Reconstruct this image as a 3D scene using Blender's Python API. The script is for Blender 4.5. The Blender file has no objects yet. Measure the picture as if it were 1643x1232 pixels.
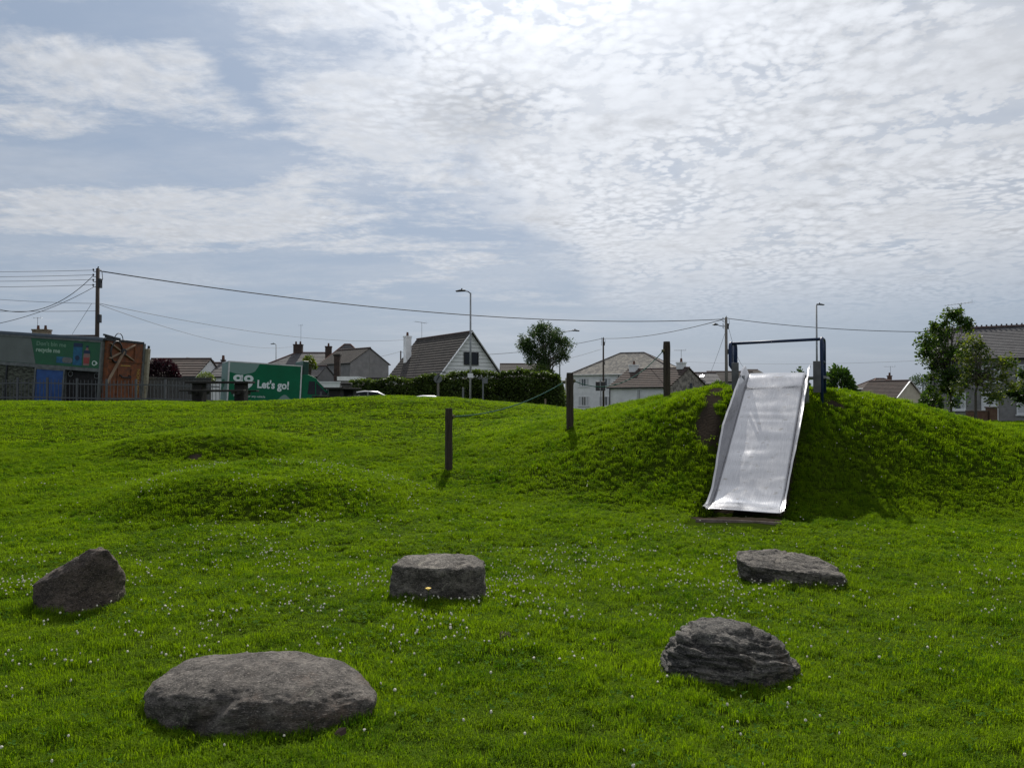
import bpy, bmesh, math, random
import numpy as np
from mathutils import Vector, Matrix, noise as mnoise
R = math.radians
rng = np.random.default_rng(7)
random.seed(7)
SC = bpy.context.scene
COL = SC.collection

# ------------------------------------------------------------------ camera
F = 1250.0; CX, CY = 821.5, 616.0; PITCH = R(1.1)
cam = bpy.data.cameras.new('camera'); cam.sensor_width = 36; cam.lens = F/1643*36
cam.clip_start = .1; cam.clip_end = 6000
camo = bpy.data.objects.new('camera', cam); COL.objects.link(camo)
camo.location = (0, 0, 1.6); camo.rotation_euler = (R(90)+PITCH, 0, 0)
SC.camera = camo

# ------------------------------------------------------------------ world sky
SUN_EL = R(41); SUN_AZ = R(1.5)        # azimuth measured to the right of straight ahead (+Y)
sun_dir = Vector((math.sin(SUN_AZ)*math.cos(SUN_EL), math.cos(SUN_AZ)*math.cos(SUN_EL), math.sin(SUN_EL)))
W = bpy.data.worlds.new('World'); SC.world = W; W.use_nodes = True
def build_world():
    nt = W.node_tree; N = nt.nodes; L = nt.links; N.clear()
    out = N.new('ShaderNodeOutputWorld'); bg = N.new('ShaderNodeBackground'); L.new(bg.outputs[0], out.inputs[0])
    bg.inputs[1].default_value = 0.1
    sky = N.new('ShaderNodeTexSky'); sky.sky_type = 'NISHITA'; sky.sun_disc = False
    sky.sun_elevation = SUN_EL; sky.sun_rotation = SUN_AZ
    sky.air_density = 1.0; sky.dust_density = 1.6; sky.ozone_density = 1.0
    tc = N.new('ShaderNodeTexCoord'); D = tc.outputs['Generated']
    def val(x):
        return x
    def math_(op, a, b=None, c=None, clamp=False):
        n = N.new('ShaderNodeMath'); n.operation = op; n.use_clamp = clamp
        for i, v in enumerate((a, b, c)):
            if v is None: continue
            if isinstance(v, (int, float)): n.inputs[i].default_value = v
            else: L.new(v, n.inputs[i])
        return n.outputs[0]
    def comb(x, y, z):
        n = N.new('ShaderNodeCombineXYZ')
        for i, v in enumerate((x, y, z)):
            if isinstance(v, (int, float)): n.inputs[i].default_value = v
            else: L.new(v, n.inputs[i])
        return n.outputs[0]
    def noise(v, sc, det=4, rough=.55, dist=0., out_='Fac'):
        n = N.new('ShaderNodeTexNoise'); L.new(v, n.inputs['Vector']); n.inputs['Scale'].default_value = sc
        n.inputs['Detail'].default_value = det; n.inputs['Roughness'].default_value = rough; n.inputs['Distortion'].default_value = dist
        return n.outputs[out_]
    def sstep(v, a, b):
        n = N.new('ShaderNodeMapRange'); n.interpolation_type = 'SMOOTHSTEP'
        L.new(v, n.inputs[0]); n.inputs[1].default_value = a; n.inputs[2].default_value = b
        return n.outputs[0]
    def mix(f, a, b):
        n = N.new('ShaderNodeMix'); n.data_type = 'RGBA'
        if isinstance(f, (int, float)): n.inputs['Factor'].default_value = f
        else: L.new(f, n.inputs['Factor'])
        for s, v in (('A', a), ('B', b)):
            i = [k for k in n.inputs if k.name == s and k.type == 'RGBA'][0]
            if isinstance(v, tuple): i.default_value = (*v, 1)
            else: L.new(v, i)
        return [o for o in n.outputs if o.type == 'RGBA'][0]
    sep = N.new('ShaderNodeSeparateXYZ'); L.new(D, sep.inputs[0])
    x, y, z = sep.outputs
    zz = math_('ADD', math_('MAXIMUM', z, 0.0), 0.10)
    u = math_('DIVIDE', x, zz); v = math_('DIVIDE', y, zz)
    P = comb(u, v, 0.0)
    # glow towards the sun (thin cloud scatters forward)
    dt = N.new('ShaderNodeVectorMath'); dt.operation = 'DOT_PRODUCT'; L.new(D, dt.inputs[0]); dt.inputs[1].default_value = tuple(sun_dir)
    cs = math_('MAXIMUM', dt.outputs['Value'], 0.0)
    g1 = math_('POWER', cs, 5.0); g2 = math_('POWER', cs, 40.0)
    # warped coordinate
    wn = N.new('ShaderNodeTexNoise'); L.new(P, wn.inputs['Vector']); wn.inputs['Scale'].default_value = 1.3; wn.inputs['Detail'].default_value = 3
    wv = N.new('ShaderNodeVectorMath'); wv.operation = 'SUBTRACT'; L.new(wn.outputs['Color'], wv.inputs[0]); wv.inputs[1].default_value = (.5, .5, .5)
    ws = N.new('ShaderNodeVectorMath'); ws.operation = 'SCALE'; L.new(wv.outputs[0], ws.inputs[0]); ws.inputs['Scale'].default_value = .35
    PW = N.new('ShaderNodeVectorMath'); PW.operation = 'ADD'; L.new(P, PW.inputs[0]); L.new(ws.outputs[0], PW.inputs[1]); PW = PW.outputs[0]
    # altocumulus field: puffy cells
    def vor(sc, vec, sm=.35):
        n = N.new('ShaderNodeTexVoronoi'); n.feature = 'SMOOTH_F1'; n.inputs['Smoothness'].default_value = sm
        n.inputs['Scale'].default_value = sc; L.new(vec, n.inputs['Vector']); return n.outputs['Distance']
    fw = N.new('ShaderNodeTexNoise'); L.new(P, fw.inputs['Vector']); fw.inputs['Scale'].default_value = 18; fw.inputs['Detail'].default_value = 5
    fv = N.new('ShaderNodeVectorMath'); fv.operation = 'MULTIPLY_ADD'; L.new(fw.outputs['Color'], fv.inputs[0]); fv.inputs[1].default_value = (.055, .055, .055); L.new(PW, fv.inputs[2]); PF = fv.outputs[0]
    szm = sstep(noise(P, 1.4, 3), .42, .58)
    vv_ = N.new('ShaderNodeMix'); L.new(szm, vv_.inputs[0]); L.new(vor(27.0, PF), vv_.inputs[2]); L.new(vor(15.0, PF), vv_.inputs[3])
    c1 = math_('SUBTRACT', 1.0, math_('MULTIPLY', vv_.outputs[0], 1.15)); c2 = math_('SUBTRACT', 1.0, vor(52.0, PF))
    fine = noise(P, 40.0, 5, .62)
    big = noise(P, 2.6, 5, .6)
    bigc = math_('SUBTRACT', big, .5)
    cells = math_('ADD', math_('MULTIPLY', c1, .52), math_('ADD', math_('MULTIPLY', c2, .20), math_('MULTIPLY', fine, .34)))
    cells = math_('ADD', cells, math_('MULTIPLY', bigc, 1.0))
    alto = sstep(cells, .14, .46)
    edge = math_('ADD', math_('SUBTRACT', math_('ADD', u, 1.2), math_('MULTIPLY', v, .37)), math_('MULTIPLY', math_('SUBTRACT', noise(P, 1.3, 7, .62), .5), 1.1))
    m_right = sstep(edge, -.12, .34)
    # broad cloud banks and clear lanes: (tan azimuth, tan elevation, half widths, amount)
    def bank(px, py, rx, ry, amt):
        def uv(px, py):
            a = (px-CX)/F; b = (640-py)/F; n = math.sqrt(1+a*a+b*b); vv = (1/n)/(b/n+.10); return a*vv, vv
        uc, vc = uv(px, py); u1, _ = uv(px+rx, py); _, v1 = uv(px, py+ry); ru = abs(u1-uc); rv = abs(v1-vc)
        du = math_('DIVIDE', math_('SUBTRACT', u, uc), ru); dv = math_('DIVIDE', math_('SUBTRACT', v, vc), rv)
        return math_('MULTIPLY', math_('EXPONENT', math_('MULTIPLY', math_('ADD', math_('MULTIPLY', du, du), math_('MULTIPLY', dv, dv)), -1.0)), amt)
    bias = 0.0
    for q in ((600, 150, 230, 110, .17), (190, 115, 200, 70, .19), (60, 190, 170, 45, .12), (40, 60, 120, 40, .06), (430, 365, 430, 42, .17), (100, 320, 200, 28, .10), (690, 260, 110, 60, .10), (460, 290, 110, 22, .12), (700, 440, 110, 14, .10), (600, 470, 120, 10, .06),
              (230, 30, 150, 28, -.10), (250, 258, 240, 30, -.16), (250, 440, 300, 22, -.12), (385, 130, 30, 70, -.12), (420, 425, 200, 15, -.08)):
        bias = math_('ADD', bank(*q), bias)
    dark = math_('MULTIPLY', bank(775, 185, 95, 48, 1.0), math_('ADD', .4, math_('MULTIPLY', big, 1.1)))
    alto = math_('MULTIPLY', alto, m_right)
    amp2 = sstep(noise(P, 2.3, 5, .6), .35, .62)
    veil_r = math_('MULTIPLY', m_right, math_('SUBTRACT', math_('ADD', .92, math_('MULTIPLY', bigc, 1.3)), math_('MULTIPLY', amp2, .22)))
    # wisps and streaks on the left
    rot = N.new('ShaderNodeMapping'); L.new(P, rot.inputs[0]); rot.inputs['Rotation'].default_value = (0, 0, R(14)); rot.inputs['Scale'].default_value = (.70, 1.35, 1); rot.inputs['Location'].default_value = (.35, .62, 0)
    w1 = noise(rot.outputs[0], 1.55, 9, .60, .2)
    w2 = noise(rot.outputs[0], 6.5, 8, .68, .3)
    w3 = noise(PW, 18.0, 6, .65)
    wisd = math_('ADD', math_('MULTIPLY', w1, .78), math_('ADD', math_('MULTIPLY', w2, .26), math_('MULTIPLY', w3, .16)))
    wisd = math_('ADD', math_('SUBTRACT', wisd, .035), bias)
    wis = math_('MULTIPLY', sstep(wisd, .56, .74), .94)
    wis = math_('MULTIPLY', wis, math_('ADD', .62, math_('MULTIPLY', w3, .7)), None, True)
    lo = sstep(z, .05, .20)
    cov = math_('MAXIMUM', math_('MAXIMUM', alto, veil_r), wis)
    lowveil = math_('MULTIPLY', sstep(noise(rot.outputs[0], .7, 7, .62), .42, .66), .42)
    cov = math_('MAXIMUM', math_('MULTIPLY', cov, lo), math_('MULTIPLY', lowveil, sstep(z, .02, .10)))
    # cloud self-shading: thick parts greyer, rims brighter
    thick = math_('MAXIMUM', math_('MULTIPLY', sstep(big, .54, .74), m_right), math_('MULTIPLY', sstep(wisd, .74, .92), .6))
    thick = math_('MAXIMUM', thick, math_('MULTIPLY', dark, 1.5))
    lump = sstep(math_('ADD', math_('MULTIPLY', c1, .55), math_('MULTIPLY', fine, .5)), .24, .72)
    amp = sstep(noise(P, 1.9, 4, .6), .36, .64)
    lump = math_('ADD', math_('MULTIPLY', math_('SUBTRACT', lump, .5), math_('ADD', .35, math_('MULTIPLY', amp, .8))), .5)
    lump = math_('MULTIPLY', lump, math_('ADD', .45, math_('MULTIPLY', m_right, .40)))
    body = math_('ADD', .83, math_('MULTIPLY', lump, .27))
    body = math_('SUBTRACT', body, math_('MULTIPLY', thick, .20))
    glow = math_('ADD', math_('MULTIPLY', g1, .40), math_('MULTIPLY', g2, 1.0))
    cb = math_('MULTIPLY', math_('ADD', math_('MULTIPLY', body, .80), math_('MULTIPLY', glow, body)), 8.1)
    cc = N.new('ShaderNodeVectorMath'); cc.operation = 'SCALE'; cc.inputs[0].default_value = (.92, .96, 1.03); L.new(cb, cc.inputs['Scale'])
    hb = math_('ADD', 4.0, math_('MULTIPLY', glow, 3.0))
    hz = N.new('ShaderNodeVectorMath'); hz.operation = 'SCALE'; hz.inputs[0].default_value = (.76, .97, 1.30); L.new(hb, hz.inputs['Scale'])
    sk = N.new('ShaderNodeVectorMath'); sk.operation = 'SCALE'; L.new(sky.outputs[0], sk.inputs[0]); sk.inputs['Scale'].default_value = .60
    base = mix(.76, sk.outputs[0], hz.outputs[0])
    col = mix(cov, base, cc.outputs[0])
    gr = mix(sstep(z, -.04, -.005), (.5, .6, .4), col)
    L.new(gr, bg.inputs[0])
build_world()

# ------------------------------------------------------------------ sun, exposure
sl = bpy.data.lights.new('sun', 'SUN'); sl.energy = 5.0; sl.angle = R(.53); sl.color = (1, .95, .87)
slo = bpy.data.objects.new('sun', sl); COL.objects.link(slo)
slo.rotation_euler = (-sun_dir).to_track_quat('-Z', 'Y').to_euler(); slo.location = (0, 0, 30)
SC.view_settings.view_transform = 'Standard'; SC.view_settings.look = 'None'
SC.view_settings.exposure = 0.0; SC.view_settings.gamma = 1.0; SC.view_settings.use_curve_mapping = False
SC.cycles.max_bounces = 6; SC.cycles.transparent_max_bounces = 6; SC.cycles.use_denoising = True

# ------------------------------------------------------------------ helpers
def P(px, py, Y):
    """world point seen at photograph pixel (px,py) at world depth Y"""
    a = (px-CX)/F; b = (CY-py)/F
    dy = math.cos(PITCH) - b*math.sin(PITCH); dz = math.sin(PITCH) + b*math.cos(PITCH)
    t = Y/dy
    return Vector((a*t, Y, 1.6+dz*t))
def proj(v):
    """photograph pixel of world points (n,3)"""
    v = np.asarray(v, float); z = v[..., 2]-1.6; d = v[..., 1]*math.cos(PITCH)+z*math.sin(PITCH); h = -v[..., 1]*math.sin(PITCH)+z*math.cos(PITCH)
    return CX+F*v[..., 0]/d, CY-F*h/d
def tag(o, label=None, cat=None, group=None, kind=None):
    if label: o['label'] = label
    if cat: o['category'] = cat
    if group: o['group'] = group
    if kind: o['kind'] = kind
    return o
def thing(name, label, cat, loc=(0, 0, 0), rot=(0, 0, 0), group=None):
    o = bpy.data.objects.new(name, None); COL.objects.link(o); o.location = loc; o.rotation_euler = rot
    o.empty_display_size = .3
    return tag(o, label, cat, group)
def link(name, me, parent=None, loc=None):
    o = bpy.data.objects.new(name, me); COL.objects.link(o)
    if parent is not None: o.parent = parent
    if loc is not None: o.location = loc
    return o
class MB:
    def __init__(s): s.v = []; s.f = []; s.m = []
    def add(s, vs, fs, mi=0):
        k = len(s.v); s.v += [tuple(p) for p in vs]; s.f += [tuple(i+k for i in f) for f in fs]; s.m += [mi]*len(fs); return s
    def box(s, x0, x1, y0, y1, z0, z1, mi=0):
        vs = [(x, y, z) for z in (z0, z1) for y in (y0, y1) for x in (x0, x1)]
        return s.add(vs, [(0, 2, 3, 1), (4, 5, 7, 6), (0, 1, 5, 4), (2, 6, 7, 3), (0, 4, 6, 2), (1, 3, 7, 5)], mi)
    def bar(s, a, b, w, h=None, up=(0, 0, 1), mi=0):
        a = Vector(a); b = Vector(b); h = h or w; d = (b-a).normalized(); up = Vector(up)
        if abs(d.dot(up)) > .98: up = Vector((0, 1, 0))
        sx = d.cross(up).normalized()*w/2; uz = sx.normalized().cross(d)*h/2
        vs = [a-sx-uz, a+sx-uz, a+sx+uz, a-sx+uz, b-sx-uz, b+sx-uz, b+sx+uz, b-sx+uz]
        return s.add(vs, [(3, 2, 1, 0), (4, 5, 6, 7), (0, 1, 5, 4), (1, 2, 6, 5), (2, 3, 7, 6), (3, 0, 4, 7)], mi)
    def tube(s, pts, r, n=8, r2=None, mi=0, cap=True):
        pts = [Vector(p) for p in pts]; m = len(pts); k = len(s.v); prev = None
        for i, p in enumerate(pts):
            t = (pts[min(i+1, m-1)]-pts[max(i-1, 0)]).normalized()
            if prev is None:
                a = Vector((0, 0, 1)) if abs(t.z) < .9 else Vector((1, 0, 0)); sx = t.cross(a).normalized()
            else: sx = (prev - t*prev.dot(t)).normalized()
            prev = sx; sy = t.cross(sx); rr = r if r2 is None else r+(r2-r)*i/(m-1)
            for j in range(n):
                an = 2*math.pi*j/n; s.v.append(tuple(p+sx*math.cos(an)*rr+sy*math.sin(an)*rr))
        for i in range(m-1):
            for j in range(n):
                a = k+i*n+j; b = k+i*n+(j+1) % n; s.f.append((a, b, b+n, a+n)); s.m.append(mi)
        if cap:
            s.f.append(tuple(k+j for j in range(n))[::-1]); s.m.append(mi)
            s.f.append(tuple(k+(m-1)*n+j for j in range(n))); s.m.append(mi)
        return s
    def extr(s, poly, axis, a0, a1, mi=0):
        """poly: list of 2D points extruded along axis ('x','y','z')"""
        def mk(p, a):
            return {'x': (a, p[0], p[1]), 'y': (p[0], a, p[1]), 'z': (p[0], p[1], a)}[axis]
        n = len(poly); vs = [mk(p, a0) for p in poly]+[mk(p, a1) for p in poly]
        fs = [tuple(range(n)), tuple(range(2*n-1, n-1, -1))]+[(i, i+n, (i+1) % n+n, (i+1) % n) for i in range(n)]
        return s.add(vs, fs, mi)
    def mesh(s, name, mats, smooth=False, bevel=0):
        me = bpy.data.meshes.new(name); me.from_pydata(s.v, [], s.f); 
        for m in (mats if isinstance(mats, (list, tuple)) else [mats]): me.materials.append(m)
        me.polygons.foreach_set('material_index', s.m)
        bm = bmesh.new(); bm.from_mesh(me); bmesh.ops.recalc_face_normals(bm, faces=bm.faces)
        if bevel:
            bmesh.ops.bevel(bm, geom=[e for e in bm.edges if len(e.link_faces) == 2 and e.calc_face_angle(0) > .5], offset=bevel, segments=2, profile=.5, affect='EDGES')
        bm.to_mesh(me); bm.free()
        if smooth:
            me.polygons.foreach_set('use_smooth', [True]*len(me.polygons))
        me.update(); return me
    def obj(s, name, mats, parent=None, smooth=False, bevel=0, loc=None):
        return link(name, s.mesh(name, mats, smooth, bevel), parent, loc)

# ---- vectorised value noise
def _h(ix, iy, iz, seed):
    n = (ix*374761393 + iy*668265263 + iz*2147483647 + seed*1274126177) & 0xffffffff
    n = ((n ^ (n >> 13))*1274126177) & 0xffffffff
    n = n ^ (n >> 16)
    return (n & 0xffff)/65535.0
def vnoise(x, y, z=0., seed=0):
    x = np.asarray(x, float); y = np.asarray(y, float); z = np.asarray(z, float)+np.zeros_like(x)
    ix = np.floor(x).astype(np.int64); iy = np.floor(y).astype(np.int64); iz = np.floor(z).astype(np.int64)
    fx = x-ix; fy = y-iy; fz = z-iz
    fx = fx*fx*(3-2*fx); fy = fy*fy*(3-2*fy); fz = fz*fz*(3-2*fz)
    r = 0
    for dx in (0, 1):
        for dy in (0, 1):
            for dz in (0, 1):
                r = r+_h(ix+dx, iy+dy, iz+dz, seed)*(fx if dx else 1-fx)*(fy if dy else 1-fy)*(fz if dz else 1-fz)
    return r*2-1
def fbm(x, y, z=0., o=4, seed=0, g=.5):
    r = 0; a = 1; f = 1; t = 0
    for i in range(o):
        r = r+a*vnoise(np.asarray(x)*f, np.asarray(y)*f, np.asarray(z)*f, seed+i); t += a; a *= g; f *= 2.03
    return r/t
def ss(t): t = np.clip(t, 0, 1); return t*t*(3-2*t)

# ------------------------------------------------------------------ materials
def new_mat(name):
    m = bpy.data.materials.new(name); m.use_nodes = True; nt = m.node_tree
    b = nt.nodes['Principled BSDF']; return m, nt, b
def mat(name, c, rough=.7, c2=None, scale=3., metal=0., bump=0., bscale=20., spec=.4, det=5, stretch=None, lo=.35, hi=.65, coat=0., obj=True):
    m, nt, b = new_mat(name); N = nt.nodes; L = nt.links
    b.inputs['Base Color'].default_value = (*c, 1); b.inputs['Roughness'].default_value = rough
    b.inputs['Metallic'].default_value = metal; b.inputs['Specular IOR Level'].default_value = spec
    b.inputs['Coat Weight'].default_value = coat
    tc = N.new('ShaderNodeTexCoord'); v = tc.outputs['Object']
    if stretch:
        mp = N.new('ShaderNodeMapping'); mp.inputs['Scale'].default_value = stretch; L.new(v, mp.inputs[0]); v = mp.outputs[0]
    if c2 is not None:
        n = N.new('ShaderNodeTexNoise'); n.inputs['Scale'].default_value = scale; n.inputs['Detail'].default_value = det; n.inputs['Roughness'].default_value = .6
        L.new(v, n.inputs['Vector'])
        mr = N.new('ShaderNodeMapRange'); L.new(n.outputs[0], mr.inputs[0]); mr.inputs[1].default_value = lo; mr.inputs[2].default_value = hi
        mx = N.new('ShaderNodeMix'); mx.data_type = 'RGBA'; L.new(mr.outputs[0], mx.inputs[0])
        mx.inputs[6].default_value = (*c, 1); mx.inputs[7].default_value = (*c2, 1); L.new(mx.outputs[2], b.inputs['Base Color'])
    if bump:
        n = N.new('ShaderNodeTexNoise'); n.inputs['Scale'].default_value = bscale; n.inputs['Detail'].default_value = 6; L.new(v, n.inputs['Vector'])
        bp = N.new('ShaderNodeBump'); bp.inputs['Strength'].default_value = bump; bp.inputs['Distance'].default_value = .02
        L.new(n.outputs[0], bp.inputs['Height']); L.new(bp.outputs[0], b.inputs['Normal'])
    return m
def leaf_mat(name, c1, c2, trans=.45, rough=.55, pscale=.8, tcol=None, spec=.25, patch=False):
    m, nt, b = new_mat(name); N = nt.nodes; L = nt.links
    oi = N.new('ShaderNodeObjectInfo'); ge = N.new('ShaderNodeNewGeometry')
    n = N.new('ShaderNodeTexNoise'); n.inputs['Scale'].default_value = pscale; n.inputs['Detail'].default_value = 5; L.new(ge.outputs['Position'], n.inputs['Vector'])
    ad = N.new('ShaderNodeMath'); ad.operation = 'MULTIPLY_ADD'; L.new(oi.outputs['Random'], ad.inputs[0]); ad.inputs[1].default_value = .45; ad.inputs[2].default_value = -.22
    a2 = N.new('ShaderNodeMath'); a2.operation = 'ADD'; L.new(ad.outputs[0], a2.inputs[0]); L.new(n.outputs[0], a2.inputs[1])
    a3 = N.new('ShaderNodeMath'); a3.operation = 'MULTIPLY_ADD'; L.new(ge.outputs['Random Per Island'], a3.inputs[0]); a3.inputs[1].default_value = .5; a3.inputs[2].default_value = -.25
    a4 = N.new('ShaderNodeMath'); a4.operation = 'ADD'; L.new(a2.outputs[0], a4.inputs[0]); L.new(a3.outputs[0], a4.inputs[1])
    mr = N.new('ShaderNodeMapRange'); L.new(a4.outputs[0], mr.inputs[0]); mr.inputs[1].default_value = .3; mr.inputs[2].default_value = .72
    mx = N.new('ShaderNodeMix'); mx.data_type = 'RGBA'; L.new(mr.outputs[0], mx.inputs[0]); mx.inputs[6].default_value = (*c1, 1); mx.inputs[7].default_value = (*c2, 1)
    if patch:   # drier, duller stretches of turf
        pn = N.new('ShaderNodeTexNoise'); pn.inputs['Scale'].default_value = .45; pn.inputs['Detail'].default_value = 7; pn.inputs['Roughness'].default_value = .65; L.new(ge.outputs['Position'], pn.inputs['Vector'])
        pr = N.new('ShaderNodeMapRange'); L.new(pn.outputs[0], pr.inputs[0]); pr.inputs[1].default_value = .45; pr.inputs[2].default_value = .72; pr.inputs[4].default_value = .5
        px_ = N.new('ShaderNodeMix'); px_.data_type = 'RGBA'; L.new(pr.outputs[0], px_.inputs[0]); L.new(mx.outputs[2], px_.inputs[6]); px_.inputs[7].default_value = (.075, .118, .018, 1); mx = px_
        dr = N.new('ShaderNodeMath'); dr.operation = 'GREATER_THAN'; L.new(ge.outputs['Random Per Island'], dr.inputs[0]); dr.inputs[1].default_value = .975
        dx = N.new('ShaderNodeMix'); dx.data_type = 'RGBA'; L.new(dr.outputs[0], dx.inputs[0]); L.new(mx.outputs[2], dx.inputs[6]); dx.inputs[7].default_value = (.24, .22, .08, 1); mx = dx
    L.new(mx.outputs[2], b.inputs['Base Color']); b.inputs['Roughness'].default_value = rough; b.inputs['Specular IOR Level'].default_value = spec
    tr = N.new('ShaderNodeBsdfTranslucent')
    hs = N.new('ShaderNodeMix'); hs.data_type = 'RGBA'; hs.blend_type = 'MULTIPLY'; hs.inputs[0].default_value = 1; L.new(mx.outputs[2], hs.inputs[6]); hs.inputs[7].default_value = (*(tcol or (1.5, 1.5, .5)), 1)
    L.new(hs.outputs[2], tr.inputs[0])
    ms = N.new('ShaderNodeMixShader'); ms.inputs[0].default_value = trans; L.new(b.outputs[0], ms.inputs[1]); L.new(tr.outputs[0], ms.inputs[2])
    L.new(ms.outputs[0], N['Material Output'].inputs[0])
    return m

M = {}
M['grass'] = leaf_mat('grass_blades', (.042, .104, .006), (.142, .220, .013), .52, .75, 1.2, (1.62, 1.66, .2), spec=.03, patch=True)
M['clover_leaf'] = leaf_mat('clover_leaves', (.03, .085, .006), (.05, .12, .008), .35, .7, 2., (1.5, 1.5, .3), spec=.03)
M['clover'] = mat('clover_heads', (.62, .62, .53), .8, (.5, .44, .38), 60)
M['yellow'] = mat('yellow_petals', (.75, .52, .02), .6)
M['hedge'] = leaf_mat('hedge_leaves', (.016, .034, .008), (.075, .115, .022), .35, .5, 1.0)
M['treeleaf'] = leaf_mat('tree_leaves_dark', (.022, .048, .014), (.045, .085, .025), .3, .5, .7)
M['treeleaf2'] = leaf_mat('tree_leaves_green', (.030, .070, .014), (.085, .135, .028), .4, .5, .9)
M['treeleaf4'] = leaf_mat('tree_leaves_mid_green', (.028, .062, .012), (.115, .16, .03), .45, .5, 1.3)
M['treeleaf3'] = leaf_mat('tree_leaves_yellow_green', (.035, .07, .018), (.15, .18, .03), .4, .5, 1.4)
M['redleaf'] = leaf_mat('purple_leaves', (.014, .006, .010), (.055, .018, .026), .2, .5, 1.5, (1.6, .7, .8))
M['paleleaf'] = leaf_mat('pale_leaves', (.08, .13, .04), (.22, .26, .12), .3, .5, 2.)
M['bark'] = mat('bark', (.055, .045, .036), .9, (.11, .095, .08), 8, bump=.6, bscale=14, stretch=(3, 3, .6))
M['palebark'] = mat('pale_birch_bark', (.30, .28, .25), .8, (.10, .09, .08), 5, bump=.3)
M['steel'] = None
M['blue'] = mat('blue_paint', (.008, .020, .060), .5, (.012, .028, .08), 6, spec=.3)
M['post'] = mat('weathered_timber', (.022, .017, .012), .9, (.055, .043, .030), 6, bump=.9, bscale=10, stretch=(6, 6, .5))
M['rope'] = mat('green_rope', (.015, .085, .065), .85, (.03, .12, .10), 60, bump=.4, bscale=120)
M['ropeknot'] = mat('frayed_rope', (.22, .18, .10), .95, (.10, .12, .07), 40)
M['concrete'] = mat('worn_concrete', (.15, .12, .105), .95, (.08, .06, .05), 6, bump=.8, bscale=25)
M['pole'] = mat('creosoted_pole', (.03, .022, .018), .85, (.06, .045, .035), 4, bump=.4, stretch=(4, 4, .4))
M['palepole'] = mat('weathered_grey_pole', (.12, .11, .10), .85, (.20, .18, .16), 4, bump=.4, stretch=(4, 4, .4))
M['galv'] = mat('galvanised_steel', (.30, .31, .32), .5, (.22, .23, .24), 5, metal=.4)
M['darkmetal'] = mat('dark_metal', (.02, .022, .026), .5)
M['wire'] = mat('black_cable', (.018, .018, .02), .7)
M['greywire'] = mat('grey_cable', (.05, .055, .06), .7)
M['whitewall'] = mat('white_render', (.78, .79, .80), .9, (.64, .65, .66), 1.2, bump=.25, bscale=30)
M['greywall'] = mat('grey_pebbledash', (.24, .235, .23), .95, (.17, .165, .16), 3, bump=.6, bscale=30)
M['greywall2'] = mat('grey_render', (.22, .215, .215), .95, (.16, .158, .16), 1.2, bump=.3, bscale=30)
M['creamwall'] = mat('cream_render', (.52, .48, .38), .9, (.42, .39, .31), 2, bump=.2)
M['stone'] = mat('stone_gable', (.30, .27, .24), .95, (.12, .11, .10), 2.6, bump=.8, bscale=8, lo=.42, hi=.58)
M['brick'] = mat('brown_brick', (.13, .085, .055), .9, (.10, .05, .035), 4, bump=.6)
M['weatherboard'] = mat('white_weatherboard', (.80, .81, .82), .6, (.70, .71, .72), 2)
M['white'] = mat('white_paint', (.74, .75, .76), .5, (.62, .63, .64), 3)
M['brownroof'] = mat('brown_concrete_tiles', (.072, .050, .042), .95, (.042, .032, .028), 1.6, bump=.5, bscale=12)
M['darkroof'] = mat('dark_brown_tiles', (.030, .026, .024), .95, (.050, .043, .038), 1.5, bump=.5, bscale=12)
M['slate'] = mat('grey_slate', (.095, .092, .096), .8, (.052, .051, .056), 2.5, bump=.5, bscale=10)
M['paleslate'] = mat('pale_lichened_slate', (.26, .24, .205), .85, (.12, .115, .11), 2.2, bump=.6, bscale=8, det=8, lo=.42, hi=.58)
M['ridge'] = mat('ridge_tiles', (.045, .040, .045), .8, (.09, .05, .04), 5)
M['redridge'] = mat('red_ridge_tiles', (.14, .055, .04), .85, (.09, .04, .03), 5)
M['gutter'] = mat('black_gutter', (.02, .02, .022), .5)
M['glass'] = mat('window_glass', (.05, .06, .07), .12, spec=.8)
M['darkglass'] = mat('dark_glass', (.010, .012, .015), .15, spec=.35)
M['curtain'] = mat('net_curtain', (.55, .56, .57), .9, (.4, .41, .43), 12, stretch=(6, 6, .3))
M['chimpot'] = mat('clay_pot', (.14, .06, .04), .9, (.06, .04, .035), 6)
M['chimney'] = mat('soot_stained_brick', (.075, .05, .042), .95, (.035, .028, .026), 5, bump=.6)
M['palechim'] = mat('pale_brick_stack', (.26, .21, .15), .95, (.13, .10, .07), 4, bump=.5)
M['asphalt'] = mat('asphalt', (.055, .055, .055), .95, (.042, .042, .043), 3, bump=.5, bscale=60)
M['vangreen'] = mat('green_vinyl', (.002, .125, .055), .6, (.002, .105, .046), 2, spec=.2)
M['vanmint'] = mat('pale_grey_green_vinyl', (.15, .25, .22), .5)
M['vandark'] = mat('dark_green_panel', (.006, .045, .03), .4)
M['vantext'] = mat('pale_lettering', (.62, .70, .68), .5)
M['trimwhite'] = mat('white_trim', (.6, .62, .6), .5, (.45, .47, .45), 5)
M['rubber'] = mat('tyre_rubber', (.015, .015, .015), .9)
M['trgreen'] = mat('banner_green', (.018, .115, .050), .55, (.018, .09, .048), 2)
M['trgrey'] = mat('banner_grey', (.14, .16, .155), .6, (.11, .125, .12), 1.5)
M['trframe'] = mat('dirty_aluminium', (.17, .18, .18), .55, (.10, .11, .11), 5, metal=.2)
M['trtop'] = mat('blue_grey_roof_band', (.075, .095, .13), .5, (.10, .12, .15), 4)
M['orange'] = mat('rusty_orange_steel', (.22, .07, .025), .8, (.10, .042, .025), 5, bump=.4)
M['brace'] = mat('tan_brace', (.30, .22, .15), .7, (.2, .14, .10), 8)
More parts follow.
